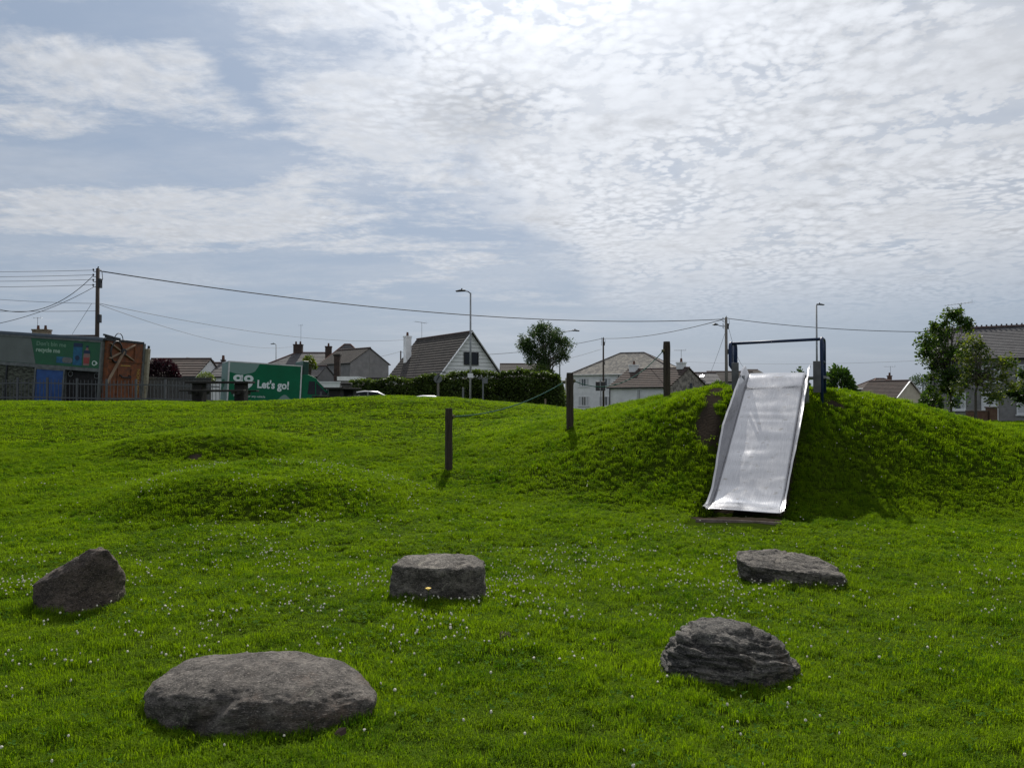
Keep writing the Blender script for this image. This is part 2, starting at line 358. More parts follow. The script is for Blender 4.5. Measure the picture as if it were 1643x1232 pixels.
M['creampanel'] = mat('stained_cream_panel', (.33, .30, .22), .7, (.18, .14, .09), 6, lo=.5, hi=.7)
M['bluebin'] = mat('blue_curtain_panel', (.025, .085, .27), .6, (.018, .06, .20), 4, bump=.8, bscale=5)
M['mesh_bag'] = mat('compressed_recycling', (.10, .11, .085), .9, (.022, .024, .018), 6, bump=1., bscale=9, lo=.42, hi=.6, stretch=(1, 1, 2.5))
M['darkcage'] = mat('dark_cage_interior', (.012, .012, .013), .9, (.035, .032, .032), 7, lo=.5, hi=.7)
M['faint'] = mat('faded_lettering', (.15, .28, .20), .6)
M['faint2'] = mat('faded_bold_lettering', (.26, .38, .30), .6)
M['cyan'] = mat('carton_blue', (.02, .13, .24), .6, (.012, .07, .17), 6)
M['navy'] = mat('label_navy', (.012, .03, .075), .6)
M['pink'] = mat('bottle_pink', (.26, .13, .13), .6, (.18, .14, .13), 8)
M['redl'] = mat('label_red', (.28, .05, .05), .6)
M['yellowtxt'] = mat('yellow_stencil', (.38, .24, .05), .7)
M['fenceboard'] = mat('grey_weathered_boards', (.060, .062, .066), .95, (.095, .095, .095), 3, bump=.6, stretch=(5, 5, .5))
M['rail'] = mat('grey_painted_railing', (.085, .09, .10), .6)
M['plastic'] = mat('dark_recycled_plastic', (.014, .013, .012), .8, (.025, .022, .02), 8, bump=.3)
M['platesteel'] = mat('dull_steel_plate', (.13, .13, .135), .7, (.09, .09, .095), 8)
M['silver'] = mat('silver_car_paint', (.22, .225, .235), .3, metal=.7, coat=.5)
M['carwhite'] = mat('white_car_paint', (.62, .63, .64), .3, coat=.8)
M['signback'] = mat('sign_back', (.14, .15, .16), .6)
M['glint_mirror'] = mat('glint_mirror_metal', (.8, .82, .85), .10, metal=1.)  # mirror metal for the pane added to make the sun glint
M['soil'] = mat('bare_soil', (.075, .052, .036), .95, (.045, .032, .024), 9, bump=.8)

def steel():
    m, nt, b = new_mat('polished_stainless_steel'); N = nt.nodes; L = nt.links
    b.inputs['Metallic'].default_value = 1; tc = N.new('ShaderNodeTexCoord')
    n = N.new('ShaderNodeTexNoise'); n.inputs['Scale'].default_value = 3.5; n.inputs['Detail'].default_value = 6; n.inputs['Distortion'].default_value = .6; L.new(tc.outputs['Object'], n.inputs['Vector'])
    cr = N.new('ShaderNodeMapRange'); L.new(n.outputs[0], cr.inputs[0]); cr.inputs[1].default_value = .3; cr.inputs[2].default_value = .7; cr.inputs[3].default_value = .10; cr.inputs[4].default_value = .24
    L.new(cr.outputs[0], b.inputs['Roughness'])
    mp = N.new('ShaderNodeMapping'); mp.inputs['Scale'].default_value = (60, 3, 3); L.new(tc.outputs['Object'], mp.inputs[0])
    s = N.new('ShaderNodeTexNoise'); s.inputs['Scale'].default_value = 1.5; s.inputs['Detail'].default_value = 5; L.new(mp.outputs[0], s.inputs['Vector'])
    mx = N.new('ShaderNodeMix'); mx.data_type = 'RGBA'; L.new(s.outputs[0], mx.inputs[0]); mx.inputs[6].default_value = (.31, .31, .33, 1); mx.inputs[7].default_value = (.48, .48, .49, 1)
    # grime specks
    g = N.new('ShaderNodeTexNoise'); g.inputs['Scale'].default_value = 11; g.inputs['Detail'].default_value = 8; L.new(tc.outputs['Object'], g.inputs['Vector'])
    gm = N.new('ShaderNodeMapRange'); L.new(g.outputs[0], gm.inputs[0]); gm.inputs[1].default_value = .60; gm.inputs[2].default_value = .72
    m2 = N.new('ShaderNodeMix'); m2.data_type = 'RGBA'; L.new(gm.outputs[0], m2.inputs[0]); L.new(mx.outputs[2], m2.inputs[6]); m2.inputs[7].default_value = (.30, .29, .28, 1)
    L.new(m2.outputs[2], b.inputs['Base Color'])
    bp = N.new('ShaderNodeBump'); bp.inputs['Strength'].default_value = .22; bp.inputs['Distance'].default_value = .004; L.new(s.outputs[0], bp.inputs['Height']); L.new(bp.outputs[0], b.inputs['Normal'])
    return m
M['steel'] = steel()
def rock(name, base, dark, pale, strata=0., tint=(.16, .11, .08)):
    m, nt, b = new_mat(name); N = nt.nodes; L = nt.links; tc = N.new('ShaderNodeTexCoord'); v = tc.outputs['Object']
    def noi(sc, det=8, dist=0., rough=.65, st=None):
        n = N.new('ShaderNodeTexNoise'); n.inputs['Scale'].default_value = sc; n.inputs['Detail'].default_value = det; n.inputs['Distortion'].default_value = dist; n.inputs['Roughness'].default_value = rough
        if st:
            mp = N.new('ShaderNodeMapping'); mp.inputs['Scale'].default_value = st; L.new(v, mp.inputs[0]); L.new(mp.outputs[0], n.inputs['Vector'])
        else: L.new(v, n.inputs['Vector'])
        return n.outputs[0]
    def rng_(o, a, c):
        r = N.new('ShaderNodeMapRange'); L.new(o, r.inputs[0]); r.inputs[1].default_value = a; r.inputs[2].default_value = c; return r.outputs[0]
    def mx(f, a, c):
        x = N.new('ShaderNodeMix'); x.data_type = 'RGBA'; L.new(f, x.inputs[0])
        for i, q in ((6, a), (7, c)):
            if isinstance(q, tuple): x.inputs[i].default_value = (*q, 1)
            else: L.new(q, x.inputs[i])
        return x.outputs[2]
    st = (3, 3, 9) if strata else (5, 5, 8)
    c = mx(rng_(noi(1.0, 8, .3, .7, st), .38, .62), base, dark)
    c = mx(rng_(noi(3.2, 6, .2), .52, .72), c, tint)
    c = mx(rng_(noi(17, 7, .3, .75, (1, 1, 1.7)), .47, .60), c, (dark[0]*.9, dark[1]*.9, dark[2]*.9))
    c = mx(rng_(noi(120, 3, 0, .75, (.6, 1, 1.6)), .56, .70), c, pale)
    c = mx(rng_(noi(80, 4, 0, .75, (.5, 1, 1.7)), .54, .64), c, (dark[0]*.5, dark[1]*.5, dark[2]*.5))
    c = mx(rng_(noi(5.5, 7, .8), .64, .70), c, (pale[0]*.8, pale[1]*.84, pale[2]*.78))   # lichen
    L.new(c, b.inputs['Base Color']); b.inputs['Roughness'].default_value = .85; b.inputs['Specular IOR Level'].default_value = .3
    ad = N.new('ShaderNodeMath'); ad.operation = 'ADD'; L.new(noi(62, 8, 0, .8, (.7, 1, 1.8)), ad.inputs[0]); L.new(noi(12, 8, .4, .7, (1, 1, 2.5 if strata else 1.4)), ad.inputs[1])
    bp = N.new('ShaderNodeBump'); bp.inputs['Strength'].default_value = 1.; bp.inputs['Distance'].default_value = .035
    L.new(ad.outputs[0], bp.inputs['Height']); L.new(bp.outputs[0], b.inputs['Normal'])
    return m

# ------------------------------------------------------------------ terrain
def lump(X, Y, cx, cy, rl, rr, rf, rb, h, kl=1., kr=1., kf=1., kb=1.):
    dx = X-cx; dy = Y-cy
    rx = np.where(dx < 0, rl, rr); ry = np.where(dy < 0, rf, rb)
    r = np.sqrt((dx/rx)**2+(dy/ry)**2)+1e-9; w = (dy/ry)**2/(r*r)
    k = np.where(dx < 0, kl, kr)*(1-w)+np.where(dy < 0, kf, kb)*w
    return h*ss((1-r)*k)
def height0(X, Y):
    A = 1.50-.75*ss((X+1.2)/7.83)
    up = ss((Y-6.5)/20.); dn = ss((Y-28.)/5.5)
    lowl = .8-.45*ss((Y-36)/12.)-.35*ss((Y-48)/60.)
    low = lowl*(1-.9*ss((X+14)/16.))
    z = A*up*(1-dn)+dn*low
    z = z+lump(X, Y, 4.189, 14.066, 6.415, 8.3, 4.242, 8.8, 1.495, .876, 1.146, 1.42)
    z = z+lump(X, Y, -3.3, 23.6, 6.5, 4., 3.2, 4.5, .2, 1.2, 1.2, 1.5, 1.5)
    z = z+lump(X, Y, -3.45, 10.9, 3.1, 2.7, 1.65, 2.3, .38, 1.3, 1.3, 1.6, 1.5)
    z = z+lump(X, Y, -5.9, 15.3, 2.8, 2.4, 1.5, 2.2, .31, 1.3, 1.3, 1.4, 1.4)
    z = z+lump(X, Y, -1.9, 20.3, 2.6, 2.4, .7, 1.5, .09, 1.3, 1.3, 1.6, 1.2)
    return z
S_BOT = Vector((3.10, 10.25)); S_TOP = Vector((4.33, 12.75))      # slide centre line in plan
SD = (S_TOP-S_BOT).normalized(); SN = Vector((SD.y, -SD.x)); SLEN = (S_TOP-S_BOT).length
def height(X, Y):
    X = np.asarray(X, float); Y = np.asarray(Y, float); z = height0(X, Y)
    near = 1-ss((Y-30)/8.)
    z = z+lump(X, Y, 2.95, 9.5, .9, 1.0, .6, .7, .07)
    z = z+near*(fbm(X*.7, Y*.7, 0, 3, 11)*.045+fbm(X*2.6, Y*2.6, 0, 3, 23)*.020)
    s = (X-S_BOT.x)*SD.x+(Y-S_BOT.y)*SD.y; t = (X-S_BOT.x)*SN.x+(Y-S_BOT.y)*SN.y
    lim = .085+np.clip(s, -.5, 3.1)*.58+.02*(s > 2.6)
    w = ss((.80-np.abs(t-.1))/.22)*ss((s+.6)/.3)*ss((2.95-s)/.25)
    z = np.where(z > lim, z*(1-w)+np.minimum(z, lim)*w, z)
    return z
def soil(X, Y):
    """1 where the turf is worn to bare earth"""
    X = np.asarray(X, float); Y = np.asarray(Y, float)
    s = (X-S_BOT.x)*SD.x+(Y-S_BOT.y)*SD.y; t = (X-S_BOT.x)*SN.x+(Y-S_BOT.y)*SN.y
    nz = fbm(X*4, Y*4, 0, 4, 5)*.30
    a = ss((.22+.05*np.sin(s*1.7)-np.abs(t+.96-.12*np.sin(s*2.0-.4)-.05*s))/.16+nz*3.2)*ss((s-.6)/.9)*ss((3.6-s)/.6)     # path up beside the slide
    b_ = ss((.50-np.hypot((t-.95)/1.1, (s-2.9)/.55)*.5+nz))*.0
    c = .8*ss((.42-np.hypot((t-.85)/.5, (s-2.75)/.6))/.25+nz*2)                                  # worn hollow under the platform
    d = ss((1-np.hypot((X+5.72)/.17, (Y-14.1)/.13))/.5+nz)                                # hole in the left mound
    e = ss((1-np.hypot((X-5.8)/.9, (Y-12.9)/.4))/.4+nz*2)*.0
    f = 0*X
    g = ss((1-np.hypot((s+.62)/.38, (t+.02)/.64))/.3+nz)
    u = ss((.50-np.abs(t))/.1)*ss((s+.05)/.1)*ss((3.1-s)/.1)                                 # under the slide
    h = ss((1-np.hypot((X-.02)/.08, (Y-5.12)/.07))/.4+nz)
    return np.clip(np.maximum.reduce([a, c, d, f, g, u, h]), 0, 1)
def gz(x, y): return float(height(np.array(float(x)), np.array(float(y))))
def build_ground():
    xs = np.concatenate([[-3000, -1200, -500, -200, -100, -70, -50, -38, -30, -25], np.arange(-21, -8, .3), np.arange(-8, 11.5, .075), np.arange(11.5, 24, .4), [28, 34, 44, 60, 90, 150, 400, 1200, 3000]])
    ys = np.concatenate([[-1500, -300, -60, -20, -8, -3, 0, 1, 1.6], np.arange(2, 18, .075), np.arange(18, 36, .2), np.arange(36, 60, 1.5), [65, 72, 80, 90, 100, 115, 140, 200, 350, 700, 1500, 4000]])
    X, Y = np.meshgrid(xs, ys); Z = height(X, Y)
    nx, ny = len(xs), len(ys)
    v = np.stack([X, Y, Z], -1).reshape(-1, 3)
    i = np.arange(ny-1)[:, None]*nx+np.arange(nx-1)[None]
    f = np.stack([i, i+1, i+1+nx, i+nx], -1).reshape(-1, 4)
    me = bpy.data.meshes.new('ground'); me.vertices.add(len(v)); me.vertices.foreach_set('co', v.ravel())
    me.loops.add(f.size); me.loops.foreach_set('vertex_index', f.ravel()); me.polygons.add(len(f))
    me.polygons.foreach_set('loop_start', np.arange(0, f.size, 4)); me.polygons.foreach_set('use_smooth', np.ones(len(f), bool))
    me.update()
    at = me.attributes.new('soil', 'FLOAT', 'POINT'); at.data.foreach_set('value', soil(X, Y).ravel().astype(np.float32))
    m, nt, b = new_mat('turf'); N = nt.nodes; L = nt.links
    ge = N.new('ShaderNodeNewGeometry')
    def noi(sc, det=6):
        n = N.new('ShaderNodeTexNoise'); n.inputs['Scale'].default_value = sc; n.inputs['Detail'].default_value = det; L.new(ge.outputs['Position'], n.inputs['Vector']); return n.outputs[0]
    def mx(fac, a, c):
        x = N.new('ShaderNodeMix'); x.data_type = 'RGBA'; L.new(fac, x.inputs[0])
        for k, q in ((6, a), (7, c)):
            if isinstance(q, tuple): x.inputs[k].default_value = (*q, 1)
            else: L.new(q, x.inputs[k])
        return x.outputs[2]
    g = mx(noi(1.3), (.018, .036, .003), (.034, .058, .004)); g = mx(noi(30, 4), g, (.024, .034, .005))
    s = mx(noi(9), (.044, .034, .026), (.017, .014, .011)); s = mx(noi(50, 3), s, (.03, .025, .02))
    a = N.new('ShaderNodeAttribute'); a.attribute_name = 'soil'
    sa = N.new('ShaderNodeMath'); sa.operation = 'MULTIPLY_ADD'; L.new(noi(16, 5), sa.inputs[0]); sa.inputs[1].default_value = .9; L.new(a.outputs['Fac'], sa.inputs[2])
    sm = N.new('ShaderNodeMapRange'); sm.interpolation_type = 'SMOOTHSTEP'; L.new(sa.outputs[0], sm.inputs[0]); sm.inputs[1].default_value = .75; sm.inputs[2].default_value = 1.1
    L.new(mx(sm.outputs[0], g, s), b.inputs['Base Color']); b.inputs['Roughness'].default_value = 1.; b.inputs['Specular IOR Level'].default_value = .0
    bp = N.new('ShaderNodeBump'); bp.inputs['Distance'].default_value = .03; bp.inputs['Strength'].default_value = .8; L.new(noi(22, 8), bp.inputs['Height']); L.new(bp.outputs[0], b.inputs['Normal'])
    me.materials.append(m)
    tag(link('ground', me), kind='structure', label='grassy park ground rising into mounds')
build_ground()

# ------------------------------------------------------------------ roads behind the crest
def sheet(name, xs, ys, dz, m, label):
    X, Y = np.meshgrid(xs, ys); Z = height(X, Y)+dz; mb = MB(); nx = len(xs)
    v = np.stack([X, Y, Z], -1).reshape(-1, 3).tolist()
    mb.add(v, [(j*nx+i, j*nx+i+1, (j+1)*nx+i+1, (j+1)*nx+i) for j in range(len(ys)-1) for i in range(nx-1)])
    return tag(mb.obj(name, m), kind='structure', label=label)
sheet('road', np.arange(-60, 60, 2.), np.array([82, 85, 88.]), .03, M['asphalt'], 'asphalt road beyond the park')
sheet('pavement', np.arange(-60, 60, 2.), np.array([88.1, 89, 90.1]), .14, M['concrete'], 'pale pavement across the road')
sheet('car_park', np.arange(-30, -4, 1.), np.arange(34., 47., 1.), .03, M['asphalt'], 'asphalt parking area behind the grassy crest')

# ------------------------------------------------------------------ boulders
def boulder_at(px, py): # ground point under pixel near that depth
    for Y in np.arange(3, 12, .01):
        q = P(px, py, Y)
        if q.z <= gz(q.x, q.y): return q
    return q
BOULD = []
def boulder(name, label, box, pts, seed, disp, matl, voxel=.010, smooth=10, strata=0., noise_s=3., post=None, sink=.06):
    """pts: local metres (x right, y away, z up) hull; c: world centre base"""
    bm = bmesh.new()
    for p in pts: bm.verts.new(p)
    r = bmesh.ops.convex_hull(bm, input=bm.verts)
    bmesh.ops.delete(bm, geom=[g for g in r['geom_interior'] if isinstance(g, bmesh.types.BMVert)], context='VERTS')
    bmesh.ops.recalc_face_normals(bm, faces=bm.faces)
    me = bpy.data.meshes.new(name); bm.to_mesh(me); bm.free()
    o = bpy.data.objects.new('boulder_src', me); COL.objects.link(o)
    md = o.modifiers.new('r', 'REMESH'); md.mode = 'VOXEL'; md.voxel_size = voxel
    md = o.modifiers.new('s', 'SMOOTH'); md.iterations = smooth; md.factor = .8
    dg = bpy.context.evaluated_depsgraph_get(); me2 = bpy.data.meshes.new_from_object(o.evaluated_get(dg))
    bpy.data.objects.remove(o)
    n = len(me2.vertices); co = np.empty(n*3); me2.vertices.foreach_get('co', co); co = co.reshape(-1, 3)
    no = np.empty(n*3); me2.vertex_normals.foreach_get('vector', no); no = no.reshape(-1, 3)
    x, y, z = co.T
    d = fbm(x*noise_s, y*noise_s, z*noise_s, 5, seed)*disp
    d = d+(1-np.abs(fbm(x*noise_s*1.7, y*noise_s*1.7, z*noise_s*2.2, 4, seed+9)))*disp*.6-disp*.5
    d = d+fbm(x*20, y*20, z*30, 4, seed+3)*.011+np.minimum(fbm(x*9, y*9, z*14, 3, seed+21), 0)*.02
    if strata:
        wv = fbm(x*1.8, y*1.8, z*1.8, 3, seed+5)
        cr1 = fbm(x*2.4+wv, y*2.4, (z+.22*x+.12*wv)*9, 4, seed+31); d = d-strata*1.25*np.clip(1-np.abs(cr1)*4.5, 0, 1)**1.5
        cr2 = fbm(x*5+wv, y*5, (z+.22*x+.10*wv)*22, 3, seed+37); d = d-strata*.5*np.clip(1-np.abs(cr2)*4, 0, 1)**1.5
        wv2 = fbm(x*4.5, y*4.5, z*4.5, 3, seed+15)
        q = z*17+x*3.6+wv*7.5+wv2*1.5
        q2 = z*44+x*9+wv*17+wv2*5
        d = d-strata*(1-np.abs(np.sin(q)))**2.4*.55-strata*.16*(1-np.abs(np.sin(q2)))**1.8+strata*.3
    if post is not None: d = d+post(x, y, z)
    co = co+no*d[:, None]
    x0, y0, x1, y1 = box; y1 += 7; q = boulder_at((x0+x1)/2, y1)
    for it in range(6):
        low = co[:, 2] < .16; loc = np.array([q.x, q.y-co[low, 1].min()+.015, 0.]); loc[2] = gz(loc[0], loc[1])-sink
        u, v = proj(co+loc); yc = loc[1]
        k = (x1-x0)/(u.max()-u.min()); co[:, 0] *= k; co[:, 1] *= k**.5
        u, v = proj(co+loc); q.x += ((x0+x1)/2-(u.max()+u.min())/2)*yc/F
        hh = (y1-y0)/max(y1-v.min(), 1); co[:, 2] *= hh**.8
    c = loc
    me2.vertices.foreach_set('co', co.ravel()); me2.polygons.foreach_set('use_smooth', np.ones(len(me2.polygons), bool))
    me2.materials.clear(); me2.materials.append(matl); me2.update()
    ob = link(name, me2); ob.location = c; tag(ob, label, 'boulder', 'boulders set in the grass')
    BOULD.append((c[0]+(co[:, 0].max()+co[:, 0].min())/2, c[1]+(co[:, 1].max()+co[:, 1].min())/2, np.ptp(co[:, 0])/2, np.ptp(co[:, 1])/2))
    return ob
def hullpts(front, dep, top_in=.0, lean=0.):
    return front
rk1 = rock('granite_brown', (.26, .232, .205), (.075, .066, .059), (.50, .45, .39))
rk2 = rock('granite_grey', (.30, .27, .235), (.075, .068, .060), (.58, .52, .45), tint=(.15, .13, .115))
rk3 = rock('layered_grey_rock', (.28, .25, .215), (.060, .055, .05), (.50, .45, .38), strata=1, tint=(.13, .115, .085))
rk4 = rock('banded_dark_rock', (.25, .23, .205), (.044, .043, .042), (.52, .48, .42), strata=1, tint=(.19, .14, .10))
rk5 = rock('reddish_brown_granite', (.20, .155, .125), (.058, .046, .039), (.40, .34, .29), tint=(.10, .07, .055))
boulder('boulder', 'wedge shaped brown boulder with sloping top at the far left', (50, 877, 208, 984), [
    (-.37, -.02, -.05), (-.38, .0, .27), (-.36, .16, .32), (-.35, .22, -.05), (.37, .05, -.05), (.37, .10, .22), (.36, .16, .36), (.37, .12, .46), (.30, .10, .555), (.10, .10, .56), (-.04, .12, .48),
    (.30, .24, .46), (.13, .26, .55), (-.02, .26, .44), (.38, .34, -.05), (.36, .3, .28), (-.28, .3, .30), (0, -.16, -.05), (.05, -.10, .15), (-.1, -.04, .36), (.12, -.02, .44), (-.2, -.10, .08)], 3, .030, rk5, smooth=9, noise_s=3.5)
boulder('boulder', 'squared flat topped boulder with a yellow flower growing in front', (624, 887, 782, 962), [
    (-.385, -.17, -.05), (-.395, -.15, .20), (-.38, -.12, .325), (-.30, .12, .355), (-.36, .2, -.05), (.40, -.18, -.05), (.39, -.18, .15), (.375, -.18, .30), (.33, -.15, .345), (.28, .12, .36), (.40, .14, -.05), (.37, .12, .31),
    (0, -.24, -.05), (0, -.24, .32), (.15, -.25, .33), (-.22, -.22, .335), (-.1, .16, .37), (.15, .16, .37), (0, .25, .25), (0, 0, .362)], 12, .016, rk2, smooth=18, noise_s=4.,
    post=lambda x, y, z: (-.022*np.exp(-((x-.17)/.03)**2)-.012*np.exp(-((x-.30)/.02)**2)-.010*np.exp(-((x+.12)/.04)**2))*np.clip((.0-y)/.1, 0, 1))
boulder('boulder', 'long low slab boulder tilted down to the right beyond the rounded layered one', (1181, 880, 1363, 938), [
    (-.46, .06, .20), (-.47, .10, .29), (-.40, .28, .325), (-.10, .36, .325), (.20, .30, .28), (.41, .2, .22), (.46, .08, -.05), (.47, .04, .15), (.43, -.08, -.05), (.30, -.14, -.05), (0, -.14, -.05), (-.15, -.10, -.05),
    (-.43, .02, .12), (-.38, -.06, .25), (-.10, -.18, .235), (.15, -.20, .19), (.36, -.17, .185), (.42, -.12, .12), (0, .36, 0), (.43, .07, .19), (-.40, .3, -.05)], 21, .022, rk3, smooth=16, strata=.014, noise_s=4., voxel=.007)
def rings(rs, seed, n=22, jit=.035, skew=0.):
    r = np.random.default_rng(seed); out = []; ph = r.normal(0, jit, n)
    for (z, rx, ry, cx_, cy_, e) in rs:
        for i in range(n):
            a = 2*math.pi*i/n; c_, s_ = math.cos(a), math.sin(a)
            k = 1+ph[i]+r.normal(0, jit*.35)
            x = cx_+math.copysign(abs(c_)**e, c_)*rx*k; y = cy_+math.copysign(abs(s_)**e, s_)*ry*k+skew*x
            out.append((x, y, z))
    return out
boulder('boulder', 'large low oval boulder nearest the viewer at the lower left', (230, 1044, 605, 1180),
    rings([(-.05, .44, .27, .02, .02, 1.), (.10, .52, .32, .01, .01, 1.), (.22, .555, .34, 0, .02, 1.), (.305, .50, .31, 0, .04, 1.), (.36, .39, .25, .02, .07, 1.), (.385, .26, .15, .04, .12, 1.)], 5, skew=-.12),
    33, .034, rk1, smooth=24, noise_s=2.4, voxel=.009, post=lambda x, y, z: -.030*np.exp(-((x+.10-.8*(z-.25))/.045)**2)*np.clip((.1-y)/.15, 0, 1))
boulder('boulder', 'rounded boulder with swirling dark layers nearest the viewer at the lower right', (1055, 989, 1285, 1106),
    rings([(-.05, .37, .24, .01, .01, .9), (.08, .40, .27, .01, 0, .9), (.19, .405, .28, .01, .0, .9), (.29, .36, .26, 0, .02, .9), (.38, .27, .20, -.01, .05, .95), (.435, .14, .11, -.02, .07, 1.)], 8)+[(-.43, -.06, -.03), (-.42, .03, .03)],
    44, .038, rk4, smooth=12, strata=.027, noise_s=3.0, voxel=.007)

# ------------------------------------------------------------------ slide
def build_slide():
    yaw = math.atan2(SD.y, SD.x)-math.pi/2
    zb = .335
    t = thing('playground_slide', 'wide stainless steel slide with blue rail frame on the right hand grassy mound', 'slide', (S_BOT.x, S_BOT.y, 0), (0, 0, yaw))
    # local: x across (right), y up the slope (plan), z up
    w = .44; L_ = SLEN
    def floor_z(s):
        top = 2.03
        if s < 0: return .20+ (s+.42)*.10+.0*s
        a = zb; lin = a+(top-a)*(s/L_)
        # smooth run out at the foot and slight crest at the top
        return lin
    ss_ = np.linspace(-.42, L_+.28, 90); z = []
    for s in ss_:
        z0 = .185+(s+.42)*.12; z1 = .29+(2.03-.29)*(s/L_); z2 = 2.035
        kk = .05
        hi = -kk*math.log(math.exp(-z1/kk)+math.exp(-z2/kk)); lo = kk*math.log(math.exp(z0/kk)+math.exp(hi/kk)); z.append(lo)
    z = np.array(z)
    nx = 28; xs = np.linspace(-w, w, nx)
    # dented floor
    mb = MB(); V = []
    for i, s in enumerate(ss_):
        flare = max(0., (-s)/.42)
        for x in xs:
            xx = x*(1+.035*flare)
            e = (1-(x/w)**4)
            d = e*(.016*float(mnoise.noise(Vector((x*.9, s*2.1, 2.))))+.007*float(mnoise.noise(Vector((x*1.6, s*6.5, 7.))))-.007*math.exp(-((s-1.78-.05*x*x)/.03)**2)-.006*math.exp(-((s-1.62+.04*x)/.022)**2)-.004*math.exp(-((s-.62)/.03)**2))
            V.append((xx, s, z[i]+d))
    fs = [(i*nx+j, i*nx+j+1, (i+1)*nx+j+1, (i+1)*nx+j) for i in range(len(ss_)-1) for j in range(nx-1)]
    me = bpy.data.meshes.new('chute'); me.from_pydata(V, [], fs); me.materials.append(M['steel']); me.polygons.foreach_set('use_smooth', [True]*len(fs))
    o = link('chute', me, t); md = o.modifiers.new('thick', 'SOLIDIFY'); md.thickness = .004; md.offset = -1
    # side walls: follow the floor, taller higher up, flaring out at the foot
    for sgn in (-1, 1):
        mb = MB(); prof = []
        for i, s in enumerate(ss_):
            u = (s+.42)/(L_+.70)
            hgt = .025+.225*min(1., max(0., (s+.30)/1.35))
            hgt -= .11*max(0., min(1., (s-1.05)/(L_-1.05)))
            if s > L_+.07: continue
            out = (.085+.055*u)*hgt/.25
            fl = max(0., -s/.42)
            x0 = sgn*(w*(1+.035*fl)+.001); x1 = sgn*(w*(1+.035*fl)+out*.75+.02*fl)
            dn_ = .002*math.sin(s*9+sgn)+.0015*math.sin(s*21)
            prof.append([(x0, s, z[i]-.03), (x0+sgn*.003, s, z[i]), (x1+dn_, s, z[i]+hgt), (x1+dn_+sgn*.022, s, z[i]+hgt+.004), (x1+dn_+sgn*.022, s, z[i]+hgt-.025)])
        m = len(prof[0]); V = [p for r in prof for p in r]
        fs = [(i*m+j, i*m+j+1, (i+1)*m+j+1, (i+1)*m+j) for i in range(len(prof)-1) for j in range(m-1)]
        me = bpy.data.meshes.new('side_wall'); me.from_pydata(V, [], fs); me.materials.append(M['steel'])
        o = link('side_wall', me, t); md = o.modifiers.new('thick', 'SOLIDIFY'); md.thickness = .004
    # end plates beside the top of the chute
    for sgn in (-1, 1):
        mb = MB(); x0 = sgn*(w+.135); x1 = sgn*(w+.25)
        mb.box(min(x0, x1), max(x0, x1), L_-.16, L_-.145, 1.70, 2.20)
        mb.obj('end_plate', M['platesteel'], t, bevel=.003)
    MB().box(-w-.3, w+.3, L_+.30, L_+.95, 1.93, 1.97).obj('platform', M['galv'], t, bevel=.004)
    MB().box(-w, w, -.30, L_-.2, .0, .02).obj('base_rail', M['galv'], t) if False else None
    # blue rail frame
    fx = .70; r = .026; ztop = 2.58
    for sgn, ztp in ((-1, 2.535), (1, 2.565)):
        mb = MB(); x = sgn*fx; y0 = L_-.12; y1 = L_+.42; b = .09
        pts = [(x, y0, 1.35), (x, y0, 2.12)]
        if sgn < 0: pts = [(x+.03, y0, 1.35), (x+.03, y0, 2.08), (x-.02, y0, 2.16)]; x0 = x-.02
        else: x0 = x
        for a in np.linspace(0, math.pi/2, 6): pts.append((x0, y0+b-b*math.cos(a), ztp-b+b*math.sin(a)))
        for a in np.linspace(0, math.pi/2, 6): pts.append((x0, y1-b+b*math.sin(a), ztp-b+b*math.cos(a)))
        pts += [(x0, y1, 1.4)]
        mb.tube(pts, r, 12); mb.tube([(x0, y0, 2.2), (x0, y1, 2.2)], r*.8, 10)
        mb.tube([(x0, y0+.18, 2.2), (x0, y0+.18, ztp)], r*.6, 8); mb.tube([(x0, y0+.36, 2.2), (x0, y0+.36, ztp)], r*.6, 8)
        mb.obj('side_rail', M['blue'], t, smooth=True)
    MB().tube([(-fx-.02, L_-.02, 2.525), (fx, L_-.02, 2.555)], .024, 12).obj('top_bar', M['blue'], t, smooth=True)
    for sgn in (-1, 1):
        MB().box(sgn*(w+.05)-.03, sgn*(w+.05)+.03, L_-.3, L_-.24, 1.2, 1.98).obj('support_leg', M['galv'], t)
    return t
build_slide()
def slab():
    t = tag(MB().extr([(-.50, -.86), (-.44, -.26), (.46, -.24), (.50, -.80), (0, -.88)], 'z', -.08, .022).obj('concrete_pad', M['concrete'], bevel=.012), 'worn brown concrete pad set in the grass at the foot of the slide', 'pad')
    yaw = math.atan2(SD.y, SD.x)-math.pi/2; t.location = (S_BOT.x-.03, S_BOT.y-.14, 0)
    def w_(lx, ly): return (t.location.x+lx*math.cos(yaw)-ly*math.sin(yaw), t.location.y+lx*math.sin(yaw)+ly*math.cos(yaw))
    zf, zb_ = gz(*w_(0, -.80)), gz(*w_(0, -.30)); zl, zr_ = gz(*w_(-.45, -.48)), gz(*w_(.45, -.48)); sx_ = math.atan2(zb_-zf, .50); sy_ = -math.atan2(zr_-zl, .9)
    t.rotation_euler = (sx_, sy_, yaw); t.location.z = (zf+zb_)/2+.55*math.tan(sx_)-.002
slab()

